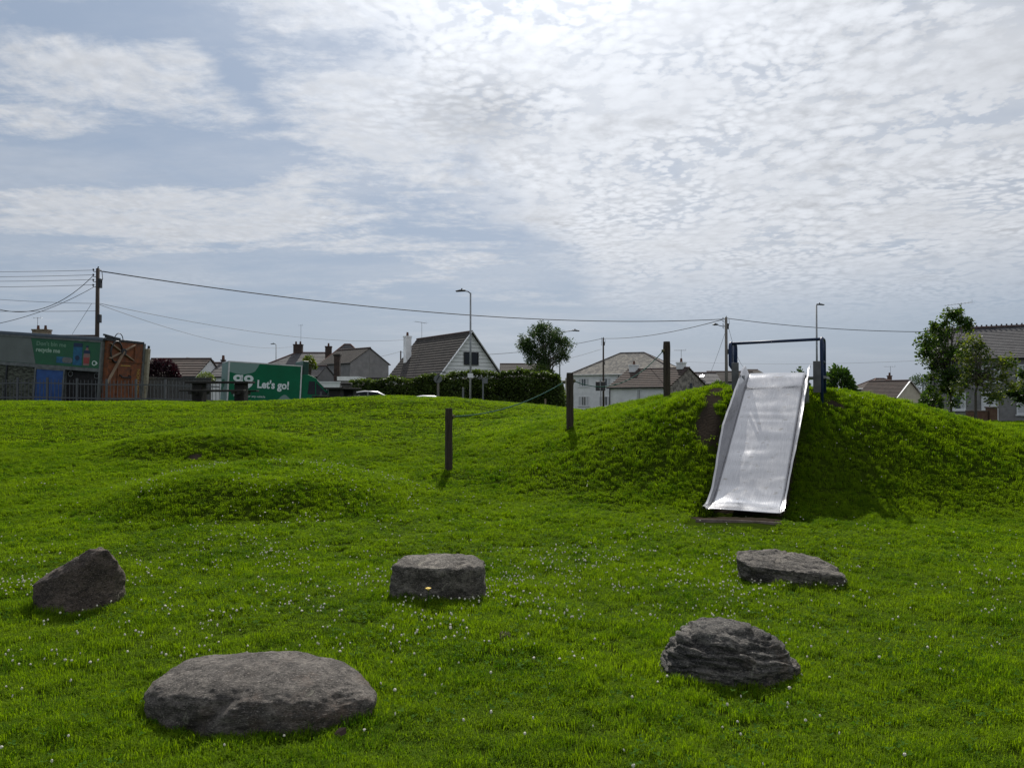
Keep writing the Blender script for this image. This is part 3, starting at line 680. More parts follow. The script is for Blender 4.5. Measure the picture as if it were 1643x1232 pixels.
# ------------------------------------------------------------------ timber posts with rope
def rpost(px, ytop, ybase, Y, r, label):
    p = P(px, ybase, Y); top = P(px, ytop, Y); h = top.z-p.z
    mb = MB(); n = 20; rings = 14
    z0 = gz(p.x, p.y)-.15
    pts = []
    for i in range(rings+1):
        f = i/rings; zz = z0+(top.z-z0)*f; rr = r*(1+.02*math.sin(i*1.7))
        if i == rings: rr *= .93
        for j in range(n):
            a = 2*math.pi*j/n; q = rr*(1+.03*math.sin(j*3.1+i*.4))
            pts.append((q*math.cos(a), q*math.sin(a), zz-z0))
    fs = [(i*n+j, i*n+(j+1) % n, (i+1)*n+(j+1) % n, (i+1)*n+j) for i in range(rings) for j in range(n)]+[tuple(range(rings*n, rings*n+n))]
    me = bpy.data.meshes.new('rope_post'); me.from_pydata(pts, [], fs); me.materials.append(M['post'])
    o = link('rope_post', me); o.location = (p.x, p.y, z0); tag(o, label, 'post', 'round timber posts carrying the rope')
    return Vector((p.x, p.y, top.z)), r
pA = rpost(720, 655, 752, 12.9, .062, 'lowest timber post where the rope line begins, at the foot of the slope')
pB = rpost(914.5, 598, 690, 13.9, .064, 'slightly leaning middle timber post with rope tied on both sides')
pC = rpost(1070, 548, 632, 14.8, .066, 'highest timber post at the top of the mound with one rope tied to it')
def rope(a, b, sag, label, knots):
    t = thing('rope', label, 'rope', a, group='ropes strung between the timber posts'); a = Vector(a); b = Vector(b)
    mb = MB(); pts = []
    for i in range(33):
        f = i/32; q = a.lerp(b, f)-a; q.z -= sag*4*f*(1-f); pts.append(q)
    mb.tube(pts, .0085, 7); mb.obj('cord', M['rope'], t, smooth=True)
    for q, ax in knots:
        q = Vector(q)-a; k = MB(); rr = random.Random(3)
        pr = [q+Vector((math.cos(i*1.1)*.024*(1+.3*math.sin(i)), math.sin(i*1.1)*.02, .022*math.sin(i*.7))) for i in range(14)]
        k.tube(pr, .010, 6)
        for j in range(3):
            k.tube([q, q+Vector((rr.uniform(-.05, .02), rr.uniform(-.02, .02), rr.uniform(-.07, -.02)))], .005, 5, r2=.002)
        k.obj('knot', M['ropeknot'], t, smooth=True)
    return t
a1 = P(727, 668, 12.9); b1 = P(905, 613, 13.85); a2 = P(921, 611, 13.95); b2 = P(1064, 563, 14.75)
rope(a1, b1, .14, 'green rope hanging between the lowest and the middle timber post', [(a1, 0), (b1, 0)])
rope(a2, b2, .33, 'rope sagging between the middle and the highest timber post', [(a2, 0), (b2, 0)])

# ------------------------------------------------------------------ buildings
def courses(mb, el, er, rr, rl, n, th=.03, mi=0):
    """stepped tile courses over a roof plane given eave-left, eave-right, ridge-right, ridge-left"""
    el, er, rr, rl = map(Vector, (el, er, rr, rl))
    nor = (er-el).cross(rl-el).normalized()
    if nor.z < 0: nor = -nor
    for i in range(n):
        a = i/n; b = (i+1)/n
        p0 = el.lerp(rl, a); p1 = er.lerp(rr, a); q1 = er.lerp(rr, b); q0 = el.lerp(rl, b)
        mb.add([p0, p1, p1+nor*th, p0+nor*th, q1+nor*.004, q0+nor*.004], [(0, 1, 2, 3), (3, 2, 4, 5), (0, 3, 5), (1, 4, 2)], mi)
def frame_window(parent, c, w, h, ux, nrm, curtain=True, mull=2, glass='glass', frame='white', sill=True, fw=.06):
    """window part centred at c in parent's space; ux along the wall, nrm outward"""
    c = Vector(c); ux = Vector(ux).normalized(); nrm = Vector(nrm).normalized(); uz = Vector((0, 0, 1))
    def B(mb, x0, x1, z0, z1, d0, d1):
        vs = [c+ux*x+uz*z+nrm*d for d in (d0, d1) for z in (z0, z1) for x in (x0, x1)]
        mb.add(vs, [(0, 2, 3, 1), (4, 5, 7, 6), (0, 1, 5, 4), (2, 6, 7, 3), (0, 4, 6, 2), (1, 3, 7, 5)])
    mb = MB()
    B(mb, -w/2, w/2, -h/2, -h/2+fw, -.02, .05); B(mb, -w/2, w/2, h/2-fw, h/2, -.02, .05)
    B(mb, -w/2, -w/2+fw, -h/2+fw, h/2-fw, -.02, .05); B(mb, w/2-fw, w/2, -h/2+fw, h/2-fw, -.02, .05)
    for i in range(1, mull+1):
        x = -w/2+w*i/(mull+1); B(mb, x-fw*.4, x+fw*.4, -h/2+fw, h/2-fw, -.015, .045)
    o = mb.obj('window', M[frame], parent)
    g = MB(); B(g, -w/2+fw*.5, w/2-fw*.5, -h/2+fw*.5, h/2-fw*.5, .002, .012); g.obj('pane', M[glass], o)
    if curtain:
        for sx in (-1, 1):
            g = MB(); x = sx*w*.30; B(g, x-w*.14, x+w*.14, -h/2+fw, h/2-fw, .013, .018); g.obj('curtain', M['curtain'], o)
    if sill:
        g = MB(); B(g, -w/2-.06, w/2+.06, -h/2-.09, -h/2-.01, -.02, .11); g.obj('sill', M['white'], o)
    return o
def chimney(parent, x, y, z0, z1, w, d, m, pots=2, aerial=None):
    mb = MB(); mb.box(x-w/2, x+w/2, y-d/2, y+d/2, z0, z1-.12); mb.box(x-w/2-.05, x+w/2+.05, y-d/2-.05, y+d/2+.05, z1-.12, z1)
    o = mb.obj('chimney', m, parent)
    for i in range(pots):
        px = x+(i-(pots-1)/2)*w*.5
        MB().tube([(px, y, z1), (px, y, z1+.38)], .13, 10, .10).obj('chimney_pot', M['chimpot'], o, smooth=False)
    if aerial is not None:
        make_aerial(o, (x+w*.3, y, z1-.1), **aerial)
    return o
def make_aerial(parent, p, h=1.6, w=1.2, ang=0., el=7, name='aerial'):
    p = Vector(p); mb = MB(); mb.tube([p, p+Vector((0, 0, h))], .02, 6); u = Vector((math.cos(ang), math.sin(ang), 0)); v = Vector((-u.y, u.x, 0))
    t = p+Vector((0, 0, h-.06)); mb.tube([t-u*w*.6, t+u*w*.4], .014, 5)
    for i in range(el):
        q = t-u*w*.6+u*w*i/(el-1); l = .16 if i < el-1 else .28
        mb.tube([q-v*l-Vector((0, 0, .0)), q+v*l], .007, 4); mb.tube([q-Vector((0, 0, .06)), q+Vector((0, 0, .06 if i < el-1 else .2))], .008, 4)
    return mb.obj(name, M['galv'], parent)
def gable_house(name, label, c, yaw, Wd, L_, zg, ze, zr, wall, roof, n=14, over=.25, cat='house', gable_mat=None, group=None, ridge='ridge', th=.035):
    """local x along the ridge 0..L_, y across -Wd..Wd; c is the world point under the near gable's centre"""
    t = thing(name, label, cat, (c[0], c[1], zg), (0, 0, yaw), group)
    e = ze-zg; r = zr-zg
    mb = MB(); mb.box(0, L_, -Wd, Wd, -.5, e); mb.obj('wall', M[wall], t)
    g = MB(); g.extr([(-Wd, e+.003), (Wd, e+.003), (0, r-.03)], 'x', .003, L_-.003); g.obj('gable', M[gable_mat or wall], t)
    sl = (r-e)/Wd; eo = e-sl*over
    for s in (-1, 1):
        mb = MB(); yo = s*(Wd+over)
        el, er, rr, rl = (-over, yo, eo), (L_+over, yo, eo), (L_+over, 0, r), (-over, 0, r)
        if s > 0: el, er, rr, rl = er, el, rl, rr
        up = Vector((0, 0, .05))
        mb.add([Vector(el)-up*0, er, rr, rl, Vector(el)+up, Vector(er)+up, Vector(rr)+up, Vector(rl)+up], [(3, 2, 1, 0), (4, 5, 6, 7), (0, 1, 5, 4), (1, 2, 6, 5), (2, 3, 7, 6), (3, 0, 4, 7)])
        courses(mb, Vector(el)+up, Vector(er)+up, Vector(rr)+up, Vector(rl)+up, n, th)
        mb.obj('roof', M[roof], t)
        gt = MB(); gt.tube([(-over, yo+s*.05, eo-.0), (L_+over, yo+s*.05, eo-.0)], .06, 6); gt.obj('gutter', M['gutter'], t)
    MB().tube([(-over, 0, r+.07), (L_+over, 0, r+.07)], .09, 8).obj('ridge', M[ridge], t)
    return t
def hip_house(name, label, c, yaw, L_, D_, zg, ze, zr, wall, roof, n=12, over=.3, inset=None, group=None, ridge='ridge', cat='house'):
    """local x 0..L_ along front, y 0..D_ going back"""
    t = thing(name, label, cat, (c[0], c[1], zg), (0, 0, yaw), group); e = ze-zg; r = zr-zg
    MB().box(0, L_, 0, D_, -.5, e).obj('wall', M[wall], t)
    i = inset if inset is not None else D_/2
    A, B, C_, D = (-over, -over, e), (L_+over, -over, e), (L_+over, D_+over, e), (-over, D_+over, e)
    R0, R1 = (i, D_/2, r), (max(L_-i, i+.02), D_/2, r)
    MB().box(-over, L_+over, -over, D_+over, e-.12, e-.005).obj('soffit', M['white'], t)
    mb = MB(); mb.add([A, B, C_, D, R0, R1], [(0, 1, 5, 4), (1, 2, 5), (2, 3, 4, 5), (3, 0, 4)])
    courses(mb, A, B, R1, R0, n); courses(mb, C_, D, R0, R1, n)
    courses(mb, B, C_, R1, R1, n); courses(mb, D, A, R0, R0, n)
    mb.obj('roof', M[roof], t)
    rd = MB()
    for a, b in ((R0, R1), (A, R0), (D, R0), (B, R1), (C_, R1)):
        a = Vector(a)+Vector((0, 0, .03)); b = Vector(b)+Vector((0, 0, .03)); rd.tube([a, b], .08, 6)
    rd.obj('ridge', M[ridge], t)
    g = MB(); g.tube([(-over, -over-.05, e-.02), (L_+over, -over-.05, e-.02)], .055, 6); g.tube([(-over-.05, -over, e-.02), (-over-.05, D_+over, e-.02)], .055, 6); g.obj('gutter', M['white'], t)
    return t

# A-frame chalet
def chalet():
    c = P(755, 640, 69); yaw = math.atan2(8.7, -5.7)
    zr = P(754, 533, 69).z; ze = 3.55
    # local x runs back along the ridge, y to the left of it
    t = gable_house('chalet', 'steep roofed chalet with white boarded gable and small dark window', (c.x, c.y), yaw, 3.25, 10.4, 0.2, ze, zr, 'whitewall', 'darkroof', n=17, over=.28, th=.035, gable_mat='greywall2')
    e = ze-.2; r = zr-.2; Wd = 3.25
    me0 = None; n = 12; hh = (r-.06-e)/n
    for i in range(n):
        z0 = e+i*hh; z1 = z0+hh*.90
        w0 = Wd*(1-(z0-e)/(r-e))-.02; w1 = max(Wd*(1-(z1-e)/(r-e))-.02, .02)
        vs = [(-.045, -w0, z0), (-.045, w0, z0), (-.006, w0, z0), (-.006, -w0, z0), (-.018, -w1, z1), (-.018, w1, z1), (-.006, w1, z1), (-.006, -w1, z1)]
        MB().add(vs, [(0, 1, 2, 3), (7, 6, 5, 4), (0, 4, 5, 1), (1, 5, 6, 2), (2, 6, 7, 3), (3, 7, 4, 0)]).obj('weatherboard', M['weatherboard'], t)
    frame_window(t, (-.06, -.02, e+1.62), 1.5, 1.15, (0, -1, 0), (-1, 0, 0), curtain=False, mull=1, glass='darkglass', frame='gutter', sill=False, fw=.07)
    for s in (-1, 1):
        MB().bar((-.31, s*(Wd+.33), e-.36), (-.31, 0, r+.06), .05, .2, up=(1, 0, 0)).obj('bargeboard', M['white'], t)
    chimney(t, 9.2, 1.75, e-.5, P(652, 541, 77).z-.2, .58, .58, M['whitewall'], 1)
    make_aerial(t, (9.6, 0, r), h=1.7, w=2.0, ang=R(-60))
    MB().box(.5, 10.4, 3.3, 6.6, 0, 3.2).obj('lean_to', M['whitewall'], t)
    return t
chalet()
# flat roofed strip joined left of the chalet
def flat_ext():
    a = P(575, 607, 66); t = thing('flat_roofed_extension', 'long low flat roofed building with pale fascia behind the hedge', 'building', (a.x, 66, .2), (0, 0, R(-2)))
    L_ = (P(690, 607, 66)-a).length; h = a.z-.2
    MB().box(0, L_, 0, 4, -.5, h-.25).obj('wall', M['whitewall'], t)
    MB().box(-.15, L_+.15, -.15, 4.1, h-.25, h-.08).obj('fascia', M['white'], t)
    MB().box(-.25, L_+.25, -.25, 4.2, h-.08, h+.05).obj('roof', M['darkroof'], t)
    frame_window(t, (2.2, -.01, h-.75), 1.6, .8, (1, 0, 0), (0, -1, 0)); frame_window(t, (4.6, -.01, h-.75), 1.2, .8, (1, 0, 0), (0, -1, 0))
flat_ext()
# grey rendered gable house
def grey_gable():
    Y = 85; c = P(593, 640, Y); zr = P(595, 559, Y).z; ze = P(558, 583, Y).z
    t = gable_house('gable_house', 'grey rendered house end with plain gable left of the steep roofed chalet', (c.x, c.y), R(136), 2.55, 6.0, .3, ze, zr, 'greywall2', 'darkroof', n=14, over=.12)
    MB().box(-.02, -.005, -.03, .03, 0, zr-.4).obj('render_joint', M['greywall'], t)
    MB().box(-.02, -.005, -2.55, 2.55, ze-.35, ze-.30).obj('render_band', M['greywall'], t)
    c2 = P(508, 640, 90)
    h = hip_house('hipped_house', 'house with pyramid slate roof and red ridge behind the green van', (c2.x, 90), R(8), 6.5, 6.5, .3, P(0, 592, 90).z, P(529, 552, 93).z, 'greywall2', 'slate', n=14, inset=2.9, ridge='redridge')
    chimney(h, .9, 4.6, 2.5, P(513, 555, 94).z-.3, .75, .75, M['chimney'], 1)
    c3 = P(424, 640, 96)
    h = hip_house('bungalow', 'long hipped bungalow roof with twin pot chimney above the green van', (c3.x, 96), R(4), 10.5, 6.5, .3, P(0, 588, 96).z, P(470, 565.5, 99).z, 'greywall2', 'slate', n=10, inset=3.2, ridge='redridge')
    chimney(h, 3.4, 3.4, 3.5, P(470, 552, 99).z-.3, 1.1, .8, M['chimney'], 2, aerial=dict(h=2.6, w=.5, el=3))
    # low garage with lean roof and dark stack
    Y = 70; a = P(497, 640, Y)
    g = gable_house('garage', 'low slate roofed garage with a dark gable end right of the van cab', (P(526, 0, Y).x, Y), R(152), 1.15, 2.4, .3, P(0, 604, Y).z, P(0, 588, Y).z, 'greywall2', 'slate', n=9, over=.1)
    p = P(541, 640, 68); s = thing('flue_stack', 'dark square rendered flue stack right of the garage', 'chimney', (p.x, 68, .2))
    MB().box(-.24, .24, -.25, .25, 0, P(0, 571, 68).z-.2).obj('stack', M['chimney'], s); MB().box(-.3, .3, -.3, .3, P(0, 571, 68).z-.2, P(0, 568.5, 68).z-.2).obj('cap', M['darkroof'], s)
    b = thing('white_garage', 'small white fascia building beside the hedge behind the picnic bench', 'building', (P(546, 0, 60).x, 60, .2))
    z1 = P(0, 604, 60).z-.2; MB().box(0, 1.45, 0, 3, 0, z1-.32).obj('wall', M['greywall2'], b); MB().box(-.1, 1.55, -.1, 3, z1-.32, z1).obj('fascia', M['white'], b)
grey_gable()
# white yard wall with panels right of van
def yard_wall():
    a = P(498, 612, 56); t = thing('yard_wall', 'pale grey panelled yard wall between the van cab and the hedge', 'wall', (a.x, 56, .1))
    L_ = 2.1; h = a.z-.1
    for i in range(9):
        MB().box(i*L_/9+.006, (i+1)*L_/9-.006, 0, .06, 0, h-.1).obj('panel', M['greywall'] if False else M['weatherboard'], t)
    MB().box(-.05, L_+.05, -.04, .1, h-.1, h).obj('coping', M['white'], t)
yard_wall()
# low brown roofs at the left
def left_roofs():
    Y = 62; a = P(232, 640, Y)
    t = gable_house('terrace', 'long brown tiled roof with pale lower wall behind the purple shrub', (P(222, 0, Y).x, Y+3), R(-1), 3.0, P(319, 0, Y).x-P(222, 0, Y).x, .4, P(0, 604, Y).z, P(0, 577, Y+3).z, 'whitewall', 'brownroof', n=7, over=.1, th=.05)
    t2 = gable_house('dark_roofed_house', 'distant house with dark ridge step behind the brown terrace roof', (P(244, 0, 80).x, 84), R(-1), 3.2, P(318, 0, 80).x-P(244, 0, 80).x, .4, P(0, 588, 80).z, P(0, 575.5, 83).z, 'greywall2', 'darkroof', n=8, over=.1)
    mb = MB(); L2 = P(318, 0, 80).x-P(244, 0, 80).x
    mb.extr([(2.0, 4.2), (4.6, 4.2), (3.1, P(0, 571.5, 80).z-.4)], 'y', -2.0, 1.5); mb.obj('dormer', M['darkroof'], t2)
    Y = 64
    t3 = gable_house('cottage', 'small slate roofed cottage with thin dark chimney left of the green van', (P(322, 0, Y).x, Y+3), R(0), 2.6, 2.6, .4, P(0, 604, Y).z, P(0, 583.5, Y+3).z, 'whitewall', 'slate', n=9, over=.1)
    chimney(t3, .9, .2, 3.4, P(0, 577, Y+3).z-.4, .26, .3, M['chimney'], 1)
    MB().add([(-.15, -2.7, P(0, 604, Y).z-.4), (-.15, -2.8, P(0, 604, Y).z-.6), (-.15, 0, P(0, 584, Y+3).z-.3), (-.75, -2.7, P(0, 604, Y).z-.4), (-.35, -.1, P(0, 586, Y+3).z-.3)], [(0, 1, 3), (0, 3, 4, 2), (0, 2, 1), (1, 2, 4, 3)]).obj('verge', M['white'], t3)
    # house behind the lorry: only its stack clears the roof
    Y = 70; p = P(52, 0, Y)
    t4 = gable_house('house_behind_lorry', 'house hidden behind the recycling lorry with only its brick chimney stack showing', (p.x-4, Y+2), 0, 3.5, 9, .4, 4.6, P(0, 537, Y).z-.0, 'greywall', 'slate', n=6)
    chimney(t4, 4.0, 0, 5., P(0, 525.5, Y).z-.4, 1.35, .8, M['palechim'], 2)
    make_aerial(t4, (3.6, 0, P(0, 525, Y).z-.4), h=1.1, w=.7, ang=R(0), el=3)
left_roofs()
# white two storey house with pale slate hip roof
def white_house():
    Y = 112; a = P(916, 640, Y); yaw = -math.atan2(6, 13.5)
    ze = 5.05
    t = hip_house('white_house', 'white two storey rendered house with pale hipped slate roof across the road', (a.x, Y), yaw, 15.5, 9.5, .05, ze, P(990, 566, 113).z, 'whitewall', 'paleslate', n=24, over=.35, inset=6.0)
    for wz, hh in ((3.9, 1.15), (1.25, 1.35)):
        for wx, ww in ((1.95, 1.6), (5.1, 1.7), (8.6, 1.5), (12.0, 1.5)):
            frame_window(t, (wx, -.01, wz), ww, hh, (1, 0, 0), (0, -1, 0), mull=3 if ww > 1.55 else 2, fw=.08)
    MB().tube([(.25, -.12, 0), (.25, -.12, 5.1)], .05, 6).obj('downpipe', M['white'], t)
    MB().tube([(7.1, -.12, 0), (7.1, -.12, 5.1)], .05, 6).obj('downpipe', M['gutter'], t)
    # low white wing on the left side, beige
    MB().box(-1.3, -.01, 1.2, 7, -.1, 4.6).obj('side_wing', M['creamwall'], t)
white_house()
def cottage_right():
    a = P(978, 640, 76.5); yaw = math.atan2(-.71, .70)
    d = Vector((.70, -.71)); nrm = Vector((.71, .70)); w = 6.4; L_ = 6.9
    c = Vector((a.x, 76.5))+nrm*w/2
    t = gable_house('stone_cottage', 'low white cottage with brown tiled roof, stone gable and two white chimneys', (c.x, c.y), yaw, w/2, L_, .1, 2.75, 4.5, 'whitewall', 'brownroof', n=10, over=.18, th=.055)
    MB().box(L_+.004, L_+.06, -w/2, w/2, -.3, 2.65).obj('stone_wall', M['stone'], t)
    MB().extr([(-w/2, 2.653), (w/2, 2.653), (0, 4.36)], 'x', L_+.004, L_+.06).obj('stone_gable', M['stone'], t)
    frame_window(t, (3.55, -w/2-.01, 1.75), .5, 1.3, (1, 0, 0), (0, -1, 0), mull=1, curtain=True)
    MB().box(L_+.06, L_+.09, .2, .6, 2.0, 3.0).obj('window', M['darkglass'], t)
    chimney(t, .75, -.2, 3.4, P(0, 584.5, 77).z-.1, .72, .72, M['whitewall'], 1)
    chimney(t, L_-.75, 0, 3.6, P(0, 581, 74).z-.1, .66, .66, M['whitewall'], 1)
    make_aerial(t, (L_-.75, 0, 5.1), h=1.1, w=1.1, ang=R(45), el=7)
    MB().tube([(.1, -w/2-.1, 0), (.1, -w/2-.1, 2.6)], .045, 6).obj('downpipe', M['gutter'], t)
cottage_right()
# far bungalows behind the mound
def far_right():
    Y = 95
    t = gable_house('far_bungalow', 'distant dark roofed bungalow behind the mound left of the slide', (P(1142, 0, Y).x, Y+3), R(0), 3, P(1215, 0, Y).x-P(1142, 0, Y).x, .1, P(0, 612, Y).z, P(0, 597, Y+3).z, 'greywall2', 'darkroof', n=8, over=.1)
    Y = 84
    t = gable_house('glint_bungalow', 'bungalow roof with an added mirror pane making a sun glint behind the mound', (P(1112, 0, Y).x, Y+2.6), R(0), 2.6, 2.9, .1, P(0, 616, Y).z, P(0, 599, Y+2.6).z+.0, 'greywall2', 'slate', n=8, over=.1)
    ze = P(0, 616, Y).z-.1; zr = P(0, 599, Y+2.6).z-.1
    # added mirror pane, tilted to throw a glint of the sun at the camera
    pos = Vector((P(1131, 603, Y).x, Y+1.2, P(1131, 603, Y+1.2).z))
    toC = (Vector((0, 0, 1.6))-pos).normalized(); hv = (toC+sun_dir).normalized()
    q = hv.to_track_quat('Z', 'Y').to_matrix().to_4x4()
    o = MB().box(-.22, .22, -.16, .16, -.02, .02).obj('glint_mirror', M['glint_mirror'], t)
    t.rotation_euler = (0, 0, 0); tm = Matrix.Translation(t.location)
    o.matrix_local = tm.inverted() @ Matrix.Translation(pos) @ q
    t.data = None if False else t.data
    Y = 110
    t = gable_house('far_roof', 'small dark roof peeking above the top edge of the slide', (P(1203, 0, Y).x, Y+3), R(0), 3, P(1222, 0, Y).x-P(1203, 0, Y).x, .1, P(0, 600, Y).z, P(0, 594.0, Y+3).z, 'greywall2', 'darkroof', n=5, over=.1)
    # brown roof left of the round tree
    Y = 80
    t = gable_house('brown_roofed_house', 'low brown roof between the chalet gable and the round tree', (P(803, 0, Y).x, Y+3), R(2), 3, P(872, 0, Y).x-P(803, 0, Y).x, .1, P(0, 600, Y).z, P(0, 585, Y+3).z, 'whitewall', 'darkroof', n=7, over=.1)
    # cream gable houses at right
    Y = 90
    t = gable_house('cream_house', 'distant house with cream gable and brown roof behind the right side of the mound', (P(1453, 0, Y).x, Y), R(118), 2.35, 5.2, .1, P(0, 637, Y).z, P(0, 611, Y).z, 'creamwall', 'brownroof', n=12, over=.12)
    for s in (-1, 1):
        e = P(0, 637, Y).z-.1; r = P(0, 611, Y).z-.1
        MB().bar((-.16, s*2.5, e-.1), (-.16, 0, r+.05), .05, .2, up=(1, 0, 0)).obj('bargeboard', M['white'], t)
    Y = 97
    t = hip_house('brown_hipped_house', 'distant brown hipped roof with red chimney left of the green tree', (P(1393, 0, Y).x, Y), R(0), P(1452, 0, Y).x-P(1393, 0, Y).x, 5.5, .1, P(0, 623, Y).z, P(0, 607.5, Y+2.7).z, 'greywall2', 'brownroof', n=10, inset=1.8, ridge='redridge')
    chimney(t, 3.55, 2.7, 2.9, P(0, 602.5, Y+2.7).z-.1, .42, .42, M['brick'], 1, aerial=dict(h=1.3, w=1.4, el=6, ang=0.))
far_right()
def right_house():
    d = Vector((.81, -.586)); Y = 56; a = P(1487, 0, Y); yaw = math.atan2(d.y, d.x); nrm = Vector((-d.y, d.x)); w = 3.5; c = Vector((a.x, Y))+nrm*w
    L_ = 12.5; ze = 4.45; zr = 6.75
    t = gable_house('grey_terraced_house', 'grey pebbledashed house with slate roof and crested ridge behind the trees at right', (c.x, c.y), yaw, w, L_, 0., ze, zr, 'greywall', 'slate', n=20, over=.15, th=.03)
    # individual crested ridge tiles
    rt = MB(); rt.extr([(-.14, -.06), (.14, -.06), (.02, .06), (-.02, .06)], 'x', -.14, .14); rt.box(-.05, .05, -.02, .02, .05, .16); rm = rt.mesh('ridge_tile', M['ridge'])
    for i in range(40): link('ridge_tile', rm, t, (i*.31+.1, 0, zr+.12))
    def pxx(px): # local x on front wall that projects to px
        k = (px-CX)/F; return (k*a.y-a.x)/(d.x-k*d.y)
    x = pxx(1528); frame_window(t, (pxx(1537), -w-.01, 1.45), .95, 1.25, (1, 0, 0), (0, -1, 0), mull=0, glass='glass', fw=.09)
    frame_window(t, (pxx(1590), -w-.01, 3.35), 1.1, 1.15, (1, 0, 0), (0, -1, 0), mull=1, fw=.07)
    frame_window(t, (pxx(1519), -w-.01, 3.35), .9, 1.15, (1, 0, 0), (0, -1, 0), mull=1, fw=.07)
    frame_window(t, (pxx(1652), -w-.01, 1.35), 1.5, 1.6, (1, 0, 0), (0, -1, 0), mull=1, fw=.1)
    frame_window(t, (pxx(1648), -w-.01, 3.35), 1.1, 1.15, (1, 0, 0), (0, -1, 0), mull=1, fw=.07)
    xd = pxx(1588)
    dm = MB(); dm.box(xd-.42, xd+.42, -w-.05, -w-.01, 0, 1.78); do = dm.obj('door', M['white'], t)
    fr = MB(); fr.box(xd-.50, xd-.425, -w-.08, -w-.01, 0, 2.1); fr.box(xd+.425, xd+.50, -w-.08, -w-.01, 0, 2.1); fr.box(xd-.42, xd+.42, -w-.08, -w-.01, 2.03, 2.1); fr.obj('frame', M['white'], do)
    MB().box(xd-.42, xd+.42, -w-.05, -w-.012, 1.80, 2.02).obj('fanlight', M['darkglass'], do)
    arc = MB(); n = 10; vs = [(xd+.22*math.cos(math.pi*i/n), -w-.056, 1.25+.17*math.sin(math.pi*i/n)) for i in range(n+1)]; vs2 = [(p[0], -w-.05, p[2]) for p in vs]
    arc.add(vs+vs2, [tuple(range(n+1)), tuple(range(2*n+1, n, -1))]); arc.obj('door_light', M['darkglass'], do)
    MB().box(-.01, L_, -w-.04, -w-.003, 2.28, 2.40).obj('string_course', M['greywall2'], t)
    make_aerial(t, (1.6, 0, zr), h=2.0, w=2.2, ang=R(-32), el=9)
    MB().tube([(.25, -w-.08, 0), (.25, -w-.08, ze)], .045, 6).obj('downpipe', M['gutter'], t)
    g = P(1583, 0, 50); gp = thing('brick_gate_pier', 'small brick gate pier in front of the white door', 'gate pier', (g.x, 50, 0))
    MB().box(-.24, .24, -.24, .24, 0, 1.02).obj('pier', M['brick'], gp); MB().box(-.29, .29, -.29, .29, 1.02, 1.1).obj('cap', M['concrete'], gp)
    gw = thing('brick_garden_wall', 'low brick garden wall running left from the gate pier', 'wall', (g.x-.3, 50, 0))
    MB().box(-1.3, 0, -.11, .11, 0, .8).obj('wall', M['brick'], gw)
    MB().box(-1.3, 0, -.14, .14, .8, .87).obj('coping', M['concrete'], gw)
right_house()

# ------------------------------------------------------------------ text and flat shapes
def text_obj(s, size, m, parent, loc, rot=(R(90), 0, 0), bold=0., depth=.002, sx=1., name='lettering', align='LEFT'):
    cu = bpy.data.curves.new('txt', 'FONT'); cu.body = s; cu.size = size; cu.offset = bold; cu.extrude = depth; cu.align_x = align; cu.resolution_u = 3
    o = bpy.data.objects.new('txt', cu); COL.objects.link(o)
    dg = bpy.context.evaluated_depsgraph_get(); me = bpy.data.meshes.new_from_object(o.evaluated_get(dg)); bpy.data.objects.remove(o)
    me.materials.clear(); me.materials.append(m)
    q = link(name, me, parent); q.location = loc; q.rotation_euler = rot; q.scale = (sx, 1, 1)
    return q
def flat(parent, name, poly, m, y, t=.004):
    return MB().extr(poly, 'y', y-t, y).obj(name, m, parent)
def circ(cx, cz, r, a0=0, a1=2*math.pi, n=24): return [(cx+r*math.cos(a0+(a1-a0)*i/n), cz+r*math.sin(a0+(a1-a0)*i/n)) for i in range(n+(0 if abs(a1-a0-2*math.pi) < 1e-6 else 1))]

